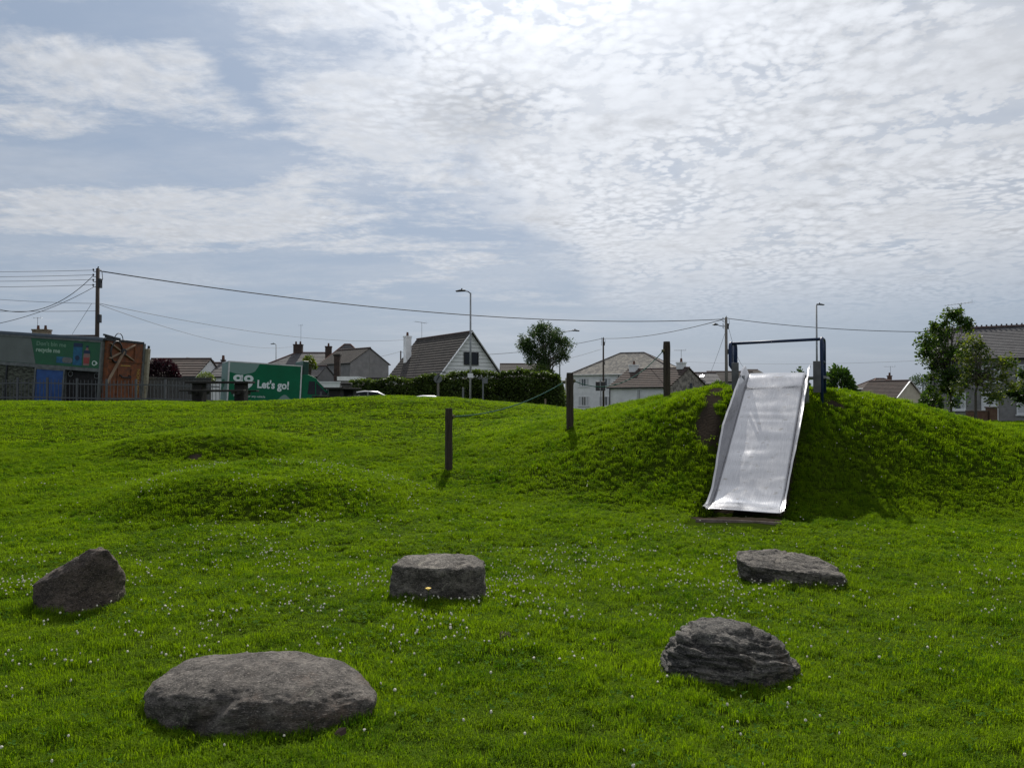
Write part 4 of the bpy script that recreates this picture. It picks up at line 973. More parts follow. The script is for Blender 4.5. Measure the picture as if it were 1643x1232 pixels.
# ------------------------------------------------------------------ green box van
def van():
    Y = 42; a = P(367, 0, Y); z0 = P(367, 579, Y).z-3.12
    yaw = math.atan2(.49, .87)
    t = thing('box_van', 'green box van with a pale go logo and slogan parked behind the picnic table', 'van', (a.x, Y, z0), (0, R(2.6), yaw))
    L_ = 3.95
    MB().box(0, L_, 0, 2.1, .62, 3.10).obj('box_body', M['vangreen'], t, bevel=.03)
    MB().box(-.01, L_+.01, -.012, 2.11, 3.075, 3.135).obj('roof_trim', M['trimwhite'], t)
    MB().box(L_-.06, L_+.012, -.014, .03, .62, 3.07).obj('corner_trim', M['trimwhite'], t)
    MB().box(-.014, .06, -.014, .03, .62, 3.07).obj('corner_trim', M['trimwhite'], t)
    # rear face
    MB().box(-.02, -.002, .04, 2.06, .64, 3.05).obj('rear_door', M['vanmint'], t)
    text_obj('go', .9, M['vangreen'], t, (-.03, 1.75, 1.75), (R(90), 0, R(-90)), .02)
    # pale shape in the upper corner and grey hill at the bottom
    pts = [(.06, 3.07), (1.62, 3.07)]+[(1.62-.30*f*1.2-.0*f, 3.07-.50*math.sin(f*math.pi/2)) for f in (.3, .6, .9)]+[(1.05, 2.50), (.8, 2.44), (.4, 2.46), (.06, 2.55)]
    flat(t, 'corner_graphic', pts, M['vanmint'], -.001)
    hill = [(2.50, .9), (2.66, 1.10), (2.86, 1.34), (3.02, 1.44), (3.14, 1.42), (3.34, 1.25), (3.62, .9)]
    flat(t, 'hill_graphic', hill, M['vanmint'], -.001)
    def ring(cx, cz, r, r2, name, parent, k=1.32):
        n = 28; vs = []
        for y in (-.010, -.002):
            for rr in (r, r2):
                vs += [(cx+k*rr*math.cos(2*math.pi*i/n), y, cz+rr*math.sin(2*math.pi*i/n)) for i in range(n)]
        fs = []
        for i in range(n):
            j = (i+1) % n
            fs += [(i, j, n+j, n+i), (i, j, 2*n+j, 2*n+i), (n+i, n+j, 3*n+j, 3*n+i)]
        return MB().add(vs, fs).obj(name, M['vantext'], parent)
    ring(.52, 2.23, .19, .07, 'logo_letter', t); flat(t, 'logo_letter_stem', [(.66, 2.04), (.775, 2.04), (.775, 2.41), (.66, 2.41)], M['vantext'], -.002, .008)
    ring(1.08, 2.23, .19, .07, 'logo_letter', t)
    o1 = [(.80+.50*math.cos(q), 2.0+.36*math.sin(q)) for q in np.linspace(math.pi, 2*math.pi, 17)]; o2 = [(.80+.26*math.cos(q), 2.0+.19*math.sin(q)) for q in np.linspace(2*math.pi, math.pi, 17)]
    flat(t, 'logo_smile', o1+o2, M['vantext'], -.002, .008)
    text_obj("Let's go!", .60, M['vantext'], t, (1.53, -.006, 1.76), bold=.020, sx=.86)
    text_obj('Transport for any vehicle', .17, M['vantext'], t, (.30, -.006, 1.22), sx=.98)
    # cab
    K = 1.36
    prof = [(.02, .45), (.02, 2.62), (.30, 2.66), (.60, 2.50), (1.02, 1.98), (1.36, 1.56), (1.85, 1.40), (2.08, 1.22), (2.18, .95), (2.18, .45)]
    MB().extr([(L_+a*K, b) for a, b in prof], 'y', .10, 2.0).obj('cab', M['vangreen'], t, bevel=.04)
    MB().extr([(L_+a*K, b) for a, b in ((.30, 1.55), (.34, 2.28), (.60, 2.28), (1.20, 1.52))], 'y', .085, .105).obj('side_window', M['darkglass'], t)
    MB().bar((L_+.60*K, .082, 2.27), (L_+.64*K, .082, 1.55), .05, .03, up=(0, 1, 0)).obj('window_pillar', M['vangreen'], t)
    MB().bar((L_+.68*K, .082, 2.36), (L_+1.34*K, .082, 1.56), .04, .03, up=(0, 1, 0)).obj('window_trim', M['trimwhite'], t)
    a0, a1 = (.64, 2.465), (1.33, 1.61)
    MB().add([(L_+K*(a0[0]), y, a0[1]+o) for y in (.2, 1.9) for o in (0, .015)]+[(L_+K*a1[0], y, a1[1]+o) for y in (.2, 1.9) for o in (0, .015)], [(0, 2, 6, 4), (1, 5, 7, 3), (0, 1, 3, 2), (4, 6, 7, 5), (0, 4, 5, 1), (2, 3, 7, 6)]).obj('windscreen', M['darkglass'], t)
    MB().box(L_+.08, L_+.42, .15, 1.95, 2.60, 3.42).obj('air_deflector', M['vandark'], t, bevel=.05)
    MB().box(L_+1.5, L_+1.6, -.12, .06, 1.60, 1.95).obj('wing_mirror', M['vandark'], t, bevel=.02)
    for x in (.95, L_+1.95):
        for y in (.12, 1.78):
            w = MB().tube([(x, y-.02, .36), (x, y+.22, .36)], .36, 20).obj('wheel', M['rubber'], t)
            MB().tube([(x, y-.03, .36), (x, y+.02, .36)], .2, 14).obj('rim', M['galv'], w)
    MB().box(-.1, L_, .15, 1.95, .45, .62).obj('chassis', M['darkmetal'], t)
    MB().box(L_+2.90, L_+2.975, .25, .6, 1.0, 1.2).obj('headlight', M['glass'], t)
    MB().box(L_+2.90, L_+2.975, 1.5, 1.85, 1.0, 1.2).obj('headlight', M['glass'], t)
van()

# ------------------------------------------------------------------ recycling lorry
def lorry():
    Y = 31; a = P(163, 0, Y); H = 3.30; z0 = P(163, 541.5, Y).z-H
    yaw = math.atan2(-.2, .98)
    t = thing('recycling_lorry', 'recycling lorry with faded green banner side and orange steel rear', 'lorry', (a.x, Y, z0), (0, R(4.2), yaw))
    Lm = 7.5
    MB().box(-Lm, -.01, .12, 2.35, .5, 3.05).obj('body', M['darkcage'], t)
    MB().box(-Lm, -.002, -.02, 2.4, 3.17, H).obj('roof_band', M['trtop'], t, bevel=.02)
    MB().box(-Lm, -.03, -.005, .10, 2.06, 3.165).obj('banner', M['trgreen'], t)
    MB().box(-Lm, -.02, -.03, .11, 1.92, 2.055).obj('lower_rail', M['trframe'], t)
    MB().box(-.075, .0, -.045, .115, .3, 3.165).obj('corner_post', M['trframe'], t)
    MB().box(-Lm, -.08, -.03, .11, 3.10, 3.165).obj('upper_rail', M['trframe'], t)
    flat(t, 'banner_panel', [(-Lm, 2.07), (-3.05, 2.07), (-3.35, 3.09), (-Lm, 3.09)], M['trgrey'], -.006)
    text_obj("Don't bin me", .235, M['faint'], t, (-3.08, -.009, 2.82), bold=.004, sx=1.12)
    text_obj('recycle me', .235, M['faint2'], t, (-3.08, -.009, 2.57), bold=.010, sx=1.10)
    text_obj('because it all matters', .12, M['trframe'], t, (-4.35, -.009, 2.42), sx=1.) if False else None
    flat(t, 'carton_graphic', [(-1.32, 2.13), (-.90, 2.13), (-.92, 3.02), (-1.33, 3.02)], M['cyan'], -.006)
    flat(t, 'carton_cap_graphic', [(-1.33, 2.86), (-.925, 2.86), (-.92, 3.02), (-1.33, 3.02)], M['navy'], -.011)
    flat(t, 'carton_mark_graphic', circ(-1.12, 2.42, .10, n=12), M['trimwhite'] if False else M['navy'], -.011)
    b = [(-.83, 2.14), (-.56, 2.14), (-.54, 2.5), (-.58, 2.72), (-.645, 2.80), (-.645, 2.9), (-.745, 2.9), (-.745, 2.80), (-.81, 2.72), (-.85, 2.5)]
    flat(t, 'bottle_graphic', b, M['pink'], -.006); flat(t, 'bottle_band_graphic', [(-.85, 2.62), (-.54, 2.62), (-.55, 2.75), (-.84, 2.75)], M['navy'], -.011); flat(t, 'bottle_cap_graphic', [(-.745, 2.86), (-.645, 2.86), (-.645, 2.94), (-.745, 2.94)], M['navy'], -.011)
    flat(t, 'bottle_label_graphic', [(-.82, 2.22), (-.57, 2.22), (-.56, 2.46), (-.83, 2.46)], M['redl'], -.011)
    flat(t, 'tube_graphic', [(-2.08, 2.17), (-1.4, 2.17), (-1.4, 2.42), (-2.08, 2.42)], M['cyan'], -.006); flat(t, 'tube_label_graphic', circ(-1.70, 2.30, .11, math.pi/2, 3*math.pi/2, 8)+circ(-1.44, 2.30, .11, -math.pi/2, math.pi/2, 8), M['trframe'], -.011)
    n = 20; vs = []
    for y in (-.012, -.006):
        for rr in (.10, .07): vs += [(-.33+rr*math.cos(2*math.pi*i/n), y, 2.26+rr*math.sin(2*math.pi*i/n)) for i in range(n)]
    fs = []
    for i in range(n):
        j = (i+1) % n; fs += [(i, j, n+j, n+i), (i, j, 2*n+j, 2*n+i), (n+i, n+j, 3*n+j, 3*n+i)]
    MB().add(vs, fs).obj('recycling_mark', M['vantext'], t); flat(t, 'recycling_arrow', [(-.25, 2.18), (-.17, 2.26), (-.25, 2.34)], M['vantext'], -.006, .006)
    # compartments
    MB().box(-2.98, -1.70, .00, .12, .45, 1.90).obj('curtain_panel', M['bluebin'], t)
    MB().box(-2.99, -1.69, -.02, .0, 1.86, 1.92).obj('curtain_rail', M['trframe'], t)
    for x in (-3.02, -1.67, -4.4, -5.8): MB().box(x-.03, x+.03, -.03, .12, .45, 1.915).obj('divider', M['trframe'] if x > -3.5 else M['darkmetal'], t)
    for x0, x1 in ((-4.37, -3.05), (-5.77, -4.43), (-7.4, -5.83)): MB().box(x0, x1, .02, .12, .45, 1.915).obj('cage_panel', M['mesh_bag'], t)
    for x in (-1.45, -.25): 
        vs = []; n = 16
        MB().tube([(x+.1*math.cos(2*math.pi*i/n), .08, 1.76+.1*math.sin(2*math.pi*i/n)) for i in range(n+1)], .014, 5, cap=False).obj('lifting_ring', M['trframe'], t)
    # orange rear (plane x=0..)
    MB().box(.0, .14, .10, 2.22, .35, 3.20).obj('rear_plate', M['orange'], t, bevel=.02)
    MB().box(-.02, .16, -.0, 2.25, 3.20, 3.29).obj('rear_top_rail', M['darkmetal'], t)
    # frame ribs
    mb = MB(); mb.box(.14, .18, .12, 2.2, 2.38, 2.44); mb.box(.14, .18, 1.68, 1.74, 2.44, 3.2); mb.box(.14, .2, .10, 2.2, .92, 1.0); mb.box(.14, .18, .12, .17, 1.0, 2.38); mb.box(.14, .17, .75, .80, 1.0, 2.1); mb.box(.14, .17, 1.55, 1.60, 1.0, 2.1); mb.obj('rib', M['orange'], t)
    MB().box(.141, .22, .12, 2.2, .84, .92).obj('bumper_rail', M['trframe'], t)
    for a_, b_ in (((.17, .2, 3.1), (.17, 1.62, 2.48)), ((.19, .2, 2.5), (.19, 1.62, 3.12))):
        MB().bar(a_, b_, .045, .10, up=(1, 0, 0)).obj('brace', M['brace'], t)
    MB().bar((.25, .93, 2.82), (.25, .08, 1.50), .06, .09, up=(1, 0, 0)).obj('strut', M['brace'], t)
    MB().tube([(.16, .92, 2.80), (.27, .92, 2.80)], .14, 12).obj('pivot', M['darkmetal'], t)
    MB().tube([(.20, .55+.32*math.cos(q), 2.78+.42*math.sin(q)) for q in np.linspace(.4, 5.2, 16)], .035, 6).obj('hose', M['darkmetal'], t, smooth=True)
    MB().tube([(.1, .75+.26*math.cos(q), 3.22+.32*math.sin(q)) for q in np.linspace(0, math.pi, 12)], .018, 6).obj('cable_loop', M['darkmetal'], t, smooth=True)
    MB().tube([(.145, .9, 1.85), (.24, .9, 1.80), (.24, .9, 1.76), (.24, 1.45, 1.76), (.24, 1.45, 1.80), (.145, 1.45, 1.85)], .03, 6).obj('handle', M['darkmetal'], t)
    MB().box(.141, .15, .92, 1.5, 2.22, 2.26).obj('label_strip', M['yellowtxt'], t)
    text_obj('CAUTION', .26, M['yellowtxt'], t, (.146, 2.12, 1.02), (0, R(-90), R(180)), .004) if False else text_obj('CAUTION', .24, M['yellowtxt'], t, (.150, 2.10, 1.05), (R(90), R(-90), R(90)), .003)
    # side column
    MB().box(.02, .16, 2.23, 2.36, .3, 3.22).obj('side_column', M['trframe'], t)
    MB().box(.02, .30, 2.37, 2.52, .2, 3.02).obj('edge_panel', M['creampanel'], t, bevel=.02)
    MB().tube([(.2, 2.5, 3.02), (.2, 2.5, 3.15)], .05, 8).obj('beacon', M['darkmetal'], t)
    for x in (-1.2, -2.4, -6.2):
        for y in (.2, 2.1):
            w = MB().tube([(x, y, .45), (x, y+.25, .45)], .45, 20).obj('wheel', M['rubber'], t); MB().tube([(x, y-.01, .45), (x, y+.05, .45)], .22, 14).obj('rim', M['trframe'], w)
    # clutter on roof edge
    mb = MB(); mb.bar((.02, .1, 3.36), (.02, .9, 3.30), .1); mb.bar((.0, .0, 3.42), (.05, .45, 3.36), .07); mb.obj('folded_arm', M['darkmetal'], t)
lorry()

# ------------------------------------------------------------------ railings
def railing(x0, x1, y0, y1, h, step, label, bow=False, every=8):
    n = int(round(math.hypot(x1-x0, y1-y0)/step)); z0 = gz(x0, y0)
    t = thing('railing', label, 'railing', (x0, y0, z0))
    if bow:
        q = [(0, 0, 0), (0, 0, h-.08)]+[(step*.5-step*.5*math.cos(a), 0, h-.08+.08*math.sin(a)) for a in np.linspace(.3, math.pi-.3, 5)]+[(step, 0, h-.08), (step, 0, 0)]
        bm_ = MB().tube(q, .010, 5).mesh('bar', M['rail'])
    else: bm_ = MB().box(-.009, .009, -.007, .007, 0, h).mesh('bar', M['rail'])
    pm = MB().box(-.035, .035, -.035, .035, 0, h+.06).mesh('post', M['rail'])
    ux = (x1-x0)/n; uy = (y1-y0)/n; an = math.atan2(uy, ux)
    zs = [gz(x0+ux*i, y0+uy*i)-z0 for i in range(n+1)]
    for i in range(n+1):
        post = i % every == 0
        if bow and i % 2 and not post: continue
        o = link('post' if post else 'bar', pm if post else bm_, t, (ux*i, uy*i, zs[i])); o.rotation_euler = (0, 0, an)
    for hh in (.38*h/1., .86*h):
        mb = MB()
        for i in range(0, n, 4):
            j = min(i+4, n); mb.bar((ux*i, uy*i, zs[i]+hh), (ux*j, uy*j, zs[j]+hh), .04, .045)
        mb.obj('rail', M['rail'], t)
railing(-21.5, -11.6, 30.2, 30.9, 1.15, .14, 'grey steel railing in front of the lorry and the dark board fence')
railing(P(518, 0, 37).x, P(660, 0, 38).x, 37, 38, 1.25, .14, 'thin grey railing in front of the hedge and the parked silver car', True)
def board_fence():
    x0 = P(227, 0, 33.5).x; x1 = P(353, 0, 34.5).x; n = 28; t = thing('board_fence', 'dark weathered board fence between the lorry and the van', 'fence', (x0, 33.8, 0))
    st = (x1-x0)/n
    for i in range(n):
        z = gz(x0+st*i, 33.8); top = P(0, 604.5+i*.12+random.uniform(-.4, .4), 33.8).z
        MB().box(0, st*.93, 0, .025, z-.1, top).obj('board', M['fenceboard'], t, loc=(st*i, random.uniform(-.006, .006), 0))
    MB().box(0, x1-x0, .03, .08, 1.9, 2.0).obj('rail', M['fenceboard'], t)
    MB().box(-.02, x1-x0+.02, -.03, .06, P(0, 605.5, 33.8).z-.07, P(0, 605.5, 33.8).z-.01).obj('capping', M['fenceboard'], t)
board_fence()

# ------------------------------------------------------------------ picnic tables
def picnic(px, Y, yaw, label, ln=2.2, ztop=None):
    x = P(px, 0, Y).x; g = gz(x, Y); top = ztop
    t = thing('picnic_table', label, 'picnic table', (x, Y, g), (0, 0, yaw), 'dark picnic tables on the crest'); h = top-g
    for i in range(5): MB().box(-ln/2, ln/2, -.37+i*.15, -.37+i*.15+.14, h-.07, h).obj('plank', M['plastic'], t, bevel=.006)
    for s in (-1, 1):
        for j in range(2): MB().box(-ln/2, ln/2, s*.68-.14+j*.145, s*.68-.005+j*.145, h-.36, h-.30).obj('seat_plank', M['plastic'], t, bevel=.006)
        MB().box(s*ln*.335-.17, s*ln*.335+.17, -.22, .22, -.1, h-.075).obj('leg', M['plastic'], t, bevel=.01)
        MB().box(s*ln*.335-.06, s*ln*.335+.06, -.82, .82, h-.45, h-.365).obj('seat_support', M['plastic'], t)
picnic(358, 27.4, 0, 'dark long picnic table seen side on in front of the green van', ztop=P(0, 612, 27.4).z)
picnic(553, 29.3, R(80), 'dark picnic table seen end on beside the silver car', ln=1.9, ztop=P(0, 622, 29.3).z)
x = P(559, 0, 31.5).x; b = thing('litter_bin', 'dark square litter bin behind the end on picnic table', 'bin', (x, 31.5, gz(x, 31.5)))
zt = P(0, 614.5, 31.5).z-gz(x, 31.5)
MB().box(-.17, .17, -.17, .17, 0, zt-.12).obj('bin_body', M['plastic'], b, bevel=.01); MB().box(-.2, .2, -.2, .2, zt-.1, zt).obj('lid', M['plastic'], b, bevel=.02)

# ------------------------------------------------------------------ cars
def car(px, Y, ztop, ln, body, label, yaw=0.):
    x = P(px, 0, Y).x; g = gz(x, Y)+.02; t = thing('parked_car', label, 'car', (x, Y, g), (0, 0, yaw), 'cars parked beyond the crest')
    H = ztop-g; k = H/1.45
    prof = [(-2.1, .35), (-2.08, .85), (-1.9, .95), (-1.35, 1.02), (-.75, 1.38), (-.2, 1.45), (.5, 1.42), (1.0, 1.2), (1.35, .98), (1.95, .85), (2.1, .6), (2.1, .35)]
    V = []; n = len(prof)
    for yy, sc in ((0, .0), (.12, 1), (1.58, 1), (1.7, .0)):
        for (px_, pz) in prof:
            zz = pz if sc else pz-.06 if pz > .5 else pz
            inset = (1-sc)*.04
            V.append(((px_*(1-inset))*ln/4.2, yy, zz*k))
    fs = [(a*n+i, a*n+(i+1) % n, (a+1)*n+(i+1) % n, (a+1)*n+i) for a in range(3) for i in range(n)]+[tuple(range(n)), tuple(range(4*n-1, 3*n-1, -1))]
    me = bpy.data.meshes.new('body'); me.from_pydata(V, [], fs); me.materials.append(body); me.polygons.foreach_set('use_smooth', [True]*len(fs))
    bm = bmesh.new(); bm.from_mesh(me); bmesh.ops.recalc_face_normals(bm, faces=bm.faces); bm.to_mesh(me); bm.free()
    o = link('body', me, t); md = o.modifiers.new('b', 'BEVEL'); md.width = .05; md.segments = 3; md.limit_method = 'ANGLE'
    s = ln/4.2
    MB().extr([(-1.2*s, 1.0*k), (-.72*s, 1.33*k), (-.2*s, 1.385*k), (.45*s, 1.36*k), (.9*s, 1.18*k), (1.15*s, 1.0*k)], 'y', -.012, .02).obj('side_window', M['darkglass'], t)
    MB().box(-.06*s, .02*s, -.018, .0, 1.0*k, 1.37*k).obj('door_pillar', body, t)
    for sx in (-1.3, 1.3):
        for y in (-.02, 1.5):
            w = MB().tube([(sx*s, y, .31), (sx*s, y+.2, .31)], .31, 18).obj('wheel', M['rubber'], t); MB().tube([(sx*s, y-.01, .31), (sx*s, y+.02, .31)], .19, 12).obj('rim', M['galv'], w)
car(593, 40.5, P(0, 626.5, 40.5).z, 4.0, M['silver'], 'silver car with its roof glinting in the sun behind the railing', R(8))
car(686, 44, P(0, 634, 44).z, 4.1, M['carwhite'], 'pale car with only its roof showing above the grassy crest', R(3))

# ------------------------------------------------------------------ poles, lamps, signs
def upole(px, ptop, Y, r, m, label, fittings=True):
    p = P(px, ptop, Y); g = gz(p.x, Y); t = thing('utility_pole', label, 'utility pole', (p.x, Y, g), group='timber utility poles')
    h = p.z-g; MB().tube([(0, 0, -.3), (0, 0, h)], r*1.15, 12, r*.85).obj('pole', m, t, smooth=True)
    if fittings:
        s = r/.1
        for i in range(4):
            z = h-.15-i*.25
            MB().tube([(-r, 0, z), (-r-.12, 0, z), (-r-.12, 0, z+.12)], .018, 6).obj('bracket', M['darkmetal'], t)
            MB().tube([(-r-.12, 0, z+.05), (-r-.12, 0, z+.14)], .035, 8).obj('insulator', M['darkmetal'], t)
        MB().box(r*.6, r*.6+.12, -.1, .1, h-.95, h-.5).obj('junction_box', M['darkmetal'], t, bevel=.01)
        MB().tube([(r, 0, h-.05), (r+.1, 0, h-.12), (r+.14, 0, h-.5), (r, 0, h-.95)], .015, 6).obj('loop', M['darkmetal'], t)
        MB().box(r*.5, r*.5+.12, -.1, .1, h*.66-.2, h*.66+.2).obj('terminal_box', M['darkmetal'], t, bevel=.01)
        MB().tube([(0, 0, h), (0.03, 0, h+.1)], .03, 6).obj('finial', M['darkmetal'], t)
    return p
q1 = upole(157, 431, 38, .10, M['pole'], 'tall dark utility pole with many wires behind the recycling lorry')
q2 = upole(968, 542, 96, .11, M['pole'], 'slim utility pole standing before the white two storey house')
q3 = upole(1165, 509, 62, .125, M['palepole'], 'weathered utility pole carrying a lamp arm just left of the slide frame')
q4 = upole(643, 563, 110, .11, M['pole'], 'small distant utility pole left of the steep chalet roof', False)
# lamp arm on pole 3: belongs to the pole
pp = [o for o in bpy.data.objects if o.name.startswith('utility_pole')][2]
h3 = q3.z-pp.location.z
MB().tube([(0, 0, h3-.75), (-.5, 0, h3-.68), (-.72, 0, h3-.6)], .03, 6).obj('lamp_arm', M['darkmetal'], pp)
MB().extr([(-1.12, h3-.60), (-.9, h3-.48), (-.66, h3-.55), (-.66, h3-.64), (-.9, h3-.66)], 'y', -.1, .1).obj('lamp_head', M['darkmetal'], pp, bevel=.02)
def lamp(px, ptop, Y, label, side=-1, arm=1.1, r=.075, rise=.12, base=None):
    p = P(px, ptop, Y); g = gz(p.x, Y); h = p.z-g; t = thing('street_lamp', label, 'street lamp', (p.x, Y, g), group='street lamps beyond the park')
    MB().tube([(0, 0, -.3), (0, 0, 1.2)], r*1.25, 12).obj('base', M['galv'], t, smooth=True); MB().tube([(0, 0, 1.15), (0, 0, h)], r, 10, r*.72).obj('column', M['galv'], t, smooth=True)
    MB().tube([(0, 0, h-.03), (side*arm*.4, 0, h+rise*.7), (side*arm, 0, h+rise)], .032, 7).obj('arm', M['darkmetal'], t)
    x0 = side*arm; MB().extr([(x0-side*.1, h+rise-.03), (x0+side*.45, h+rise-.06), (x0+side*.5, h+rise), (x0+side*.2, h+rise+.07), (x0-side*.1, h+rise+.06)], 'y', -.1, .1).obj('lamp_head', M['darkmetal'], t, bevel=.015)
    MB().tube([(x0+side*.12, 0, h+rise+.05), (x0+side*.12, 0, h+rise+.15)], .04, 8).obj('photocell', M['darkmetal'], t)
    return t
l1 = lamp(755, 470, 46, 'tall grey street lamp rising in front of the white chalet gable', -1, .40, .07)
MB().box(-.16, .16, -.10, -.08, P(0, 606, 46).z-l1.location.z, P(0, 599, 46).z-l1.location.z).obj('plate', M['white'], l1)
lamp(898, 535, 62, 'street lamp half hidden by the round tree with its head to the right', 1, 1.1, .06, .22)
lamp(1310, 490, 60, 'tall slim street lamp seen through the slide rail frame', 1, .12, .085, .06)
lamp(443, 553, 105, 'small distant street lamp above the bungalow roof', -1, .25, .07, .1)
def sign_post(px, top, Y, label, kind):
    p = P(px, top, Y); g = gz(p.x, Y); t = thing('sign_post', label, 'road sign', (p.x, Y, g)); h = p.z-g
    if kind == 'round':
        MB().tube([(0, 0, -.2), (0, 0, h)], .06, 8).obj('post', M['palepole'], t)
        MB().tube([(0, -.06, h-.22), (0, -.09, h-.22)], .21, 24).obj('sign_disc', M['signback'], t)
        MB().tube([(0, -.092, h-.22), (0, -.10, h-.22)], .16, 24).obj('sign_face', M['trframe'], t)
        MB().bar((.08, -.105, h-.05), (-.08, -.105, h-.34), .05, .012, up=(0, 1, 0)).obj('sign_bar', M['gutter'], t)
        MB().box(-.38, .38, -.16, .1, h+.10, h+.15).obj('hood', M['signback'], t)
    elif kind == 'plate':
        MB().tube([(0, 0, -.2), (0, 0, h)], .045, 8).obj('post', M['signback'], t); MB().box(-.02, .26, -.04, -.02, h-.25, h).obj('sign_plate', M['signback'], t)
        MB().box(-.3, .3, -.04, .0, h+.01, h+.06).obj('arm', M['signback'], t)
    return t
sign_post(703, 601, 40, 'round road sign on a pale post in front of the dark hedge', 'round')
sign_post(775, 608, 44, 'slim sign post with a small plate right of the tall street lamp', 'plate')
def marker(px, top, Y, m, label, r=.05):
    p = P(px, top, Y); g = gz(p.x, Y); return tag(MB().box(-r, r, -r, r, -.2, p.z-g).obj('marker_post', m, None, bevel=.01, loc=(p.x, Y, g)), label, 'post')
marker(743, 622, 42, M['signback'], 'short grey post between the round sign and the tall street lamp')
marker(875, 640, 46, M['palechim'], 'short pale marker post at the foot of the dark hedge')
def traffic_light(px, top, Y, label, heads=((-.35, 0), (.25, 0)), poleh=None, outline=False):
    p = P(px, top, Y); g = gz(p.x, Y); h = p.z-g; t = thing('traffic_light', label, 'traffic light', (p.x, Y, g))
    MB().tube([(0, 0, -.2), (0, 0, h+.1)], .06, 8).obj('pole', M['galv'], t)
    for x, dz in heads:
        o = MB().box(x-.24, x+.24, -.2, .0, h-1.05+dz, h+dz).obj('signal_head', M['gutter'], t, bevel=.03)
        for i in range(3): MB().tube([(x, -.26, h-.2-i*.32+dz), (x, -.19, h-.2-i*.32+dz)], .1, 12).obj('lens', M['darkglass'], o)
        if outline:
            e = MB(); e.box(x-.30, x-.25, -.22, -.17, h-1.1+dz, h+.05+dz); e.box(x+.25, x+.30, -.22, -.17, h-1.1+dz, h+.05+dz); e.box(x-.25, x+.25, -.22, -.17, h+dz, h+.05+dz); e.box(x-.25, x+.25, -.22, -.17, h-1.1+dz, h-1.05+dz); e.obj('backing_border', M['white'], o)
    return t
traffic_light(964, 612, 88, 'pair of black traffic signal heads in front of the white house')
traffic_light(867, 603, 58, 'traffic light with white bordered backing board against the hedge', heads=((0, 0),), outline=True)
mk = traffic_light  # (second signal pole in front of the white house)
p = P(965, 645, 88.5); t = thing('control_cabinet', 'small dark roadside cabinet by the cottage corner', 'cabinet', (P(979, 0, 89.5).x, 89.5, .1)); MB().box(-.3, .3, -.2, .2, 0, .75).obj('cabinet_body', M['darkmetal'], t, bevel=.03); MB().box(-.33, .33, -.23, .23, .75, .8).obj('cap', M['darkmetal'], t)

# ------------------------------------------------------------------ wires
def wire(a, b, sag, label, r=.013, m='wire'):
    a = Vector(a); b = Vector(b); pts = []
    for i in range(41):
        f = i/40; q = a.lerp(b, f)-a; q.z -= sag*4*f*(1-f); pts.append(q)
    o = MB().tube(pts, r, 5).obj('overhead_wire', M[m], None, smooth=True, loc=a); return tag(o, label, 'wire', 'overhead wires')
wire(P(160, 435, 38), P(1163, 512, 62), 1.0, 'thick overhead wire from the tall left pole to the pole beside the slide', .028)
wire(P(1168, 511, 62), P(1550, 532, 58), .35, 'overhead wire from the pole by the slide to the grey house at right', .025)
wire(P(1162, 512, 62), P(968, 543, 96), .45, 'overhead wire between the slide side pole and the pole by the white house', .028)
wire(P(967, 543, 96), P(643, 565, 110), 1.1, 'overhead wire from the pole by the white house to the small distant pole', .028)
wire(P(965, 560, 96), P(800, 596, 80), .3, 'lower thin wire dropping behind the round tree', .018, 'greywire')
wire(P(642, 564, 110), P(540, 576, 98), .4, 'wire running down left of the small distant pole', .02, 'greywire')
for i, (y0, y1) in enumerate(((434, 433.5), (442.5, 441), (449.5, 448.5), (459, 457))):
    wire(P(152, y1, 38), P(-120, y0+1, 44), .06, ['topmost of the four parallel wires leaving the left pole', 'second from top of the four parallel wires at the left pole', 'third from top of the four parallel wires at the left pole', 'lowest of the four parallel wires leaving the left pole'][i], .011, 'greywire')
wire(P(150, 442, 38), P(-60, 470, 33), 1.25, 'dark drooping wire that sags deepest left of the left pole', .016)
wire(P(150, 461, 38), P(-60, 528, 33), .35, 'wire slanting down left from the left pole over the lorry', .013)
wire(P(154, 487, 38), P(-60, 476, 36), .06, 'faint wire passing halfway up the left pole to the left', .009, 'greywire')
wire(P(154, 499, 38), P(-60, 499, 34), .02, 'level wire with a small black splice left of the left pole', .011)
wire(P(147, 487, 38), P(116, 536, 44), .0, 'thin stay wire slanting behind the lorry roof', .009, 'greywire')
wire(P(160, 487, 38), P(652, 545, 78), .75, 'thin wire from the left pole to the white chalet chimney', .012, 'greywire')
wire(P(160, 489, 38), P(470, 556, 99), .9, 'thin wire from the left pole to the bungalow chimney', .012, 'greywire')
wire(P(1164, 532, 62), P(1140, 598, 80), .1, 'slack thin wire dropping left from the pole by the slide', .013, 'greywire')
wire(P(1168, 522, 62), P(1196, 590, 90), .8, 'thin stay wire dropping right from the pole by the slide', .013, 'greywire')
wire(P(1000, 572, 105), P(1490, 578, 60), .6, 'very thin wire crossing low behind the slide frame', .009, 'greywire')

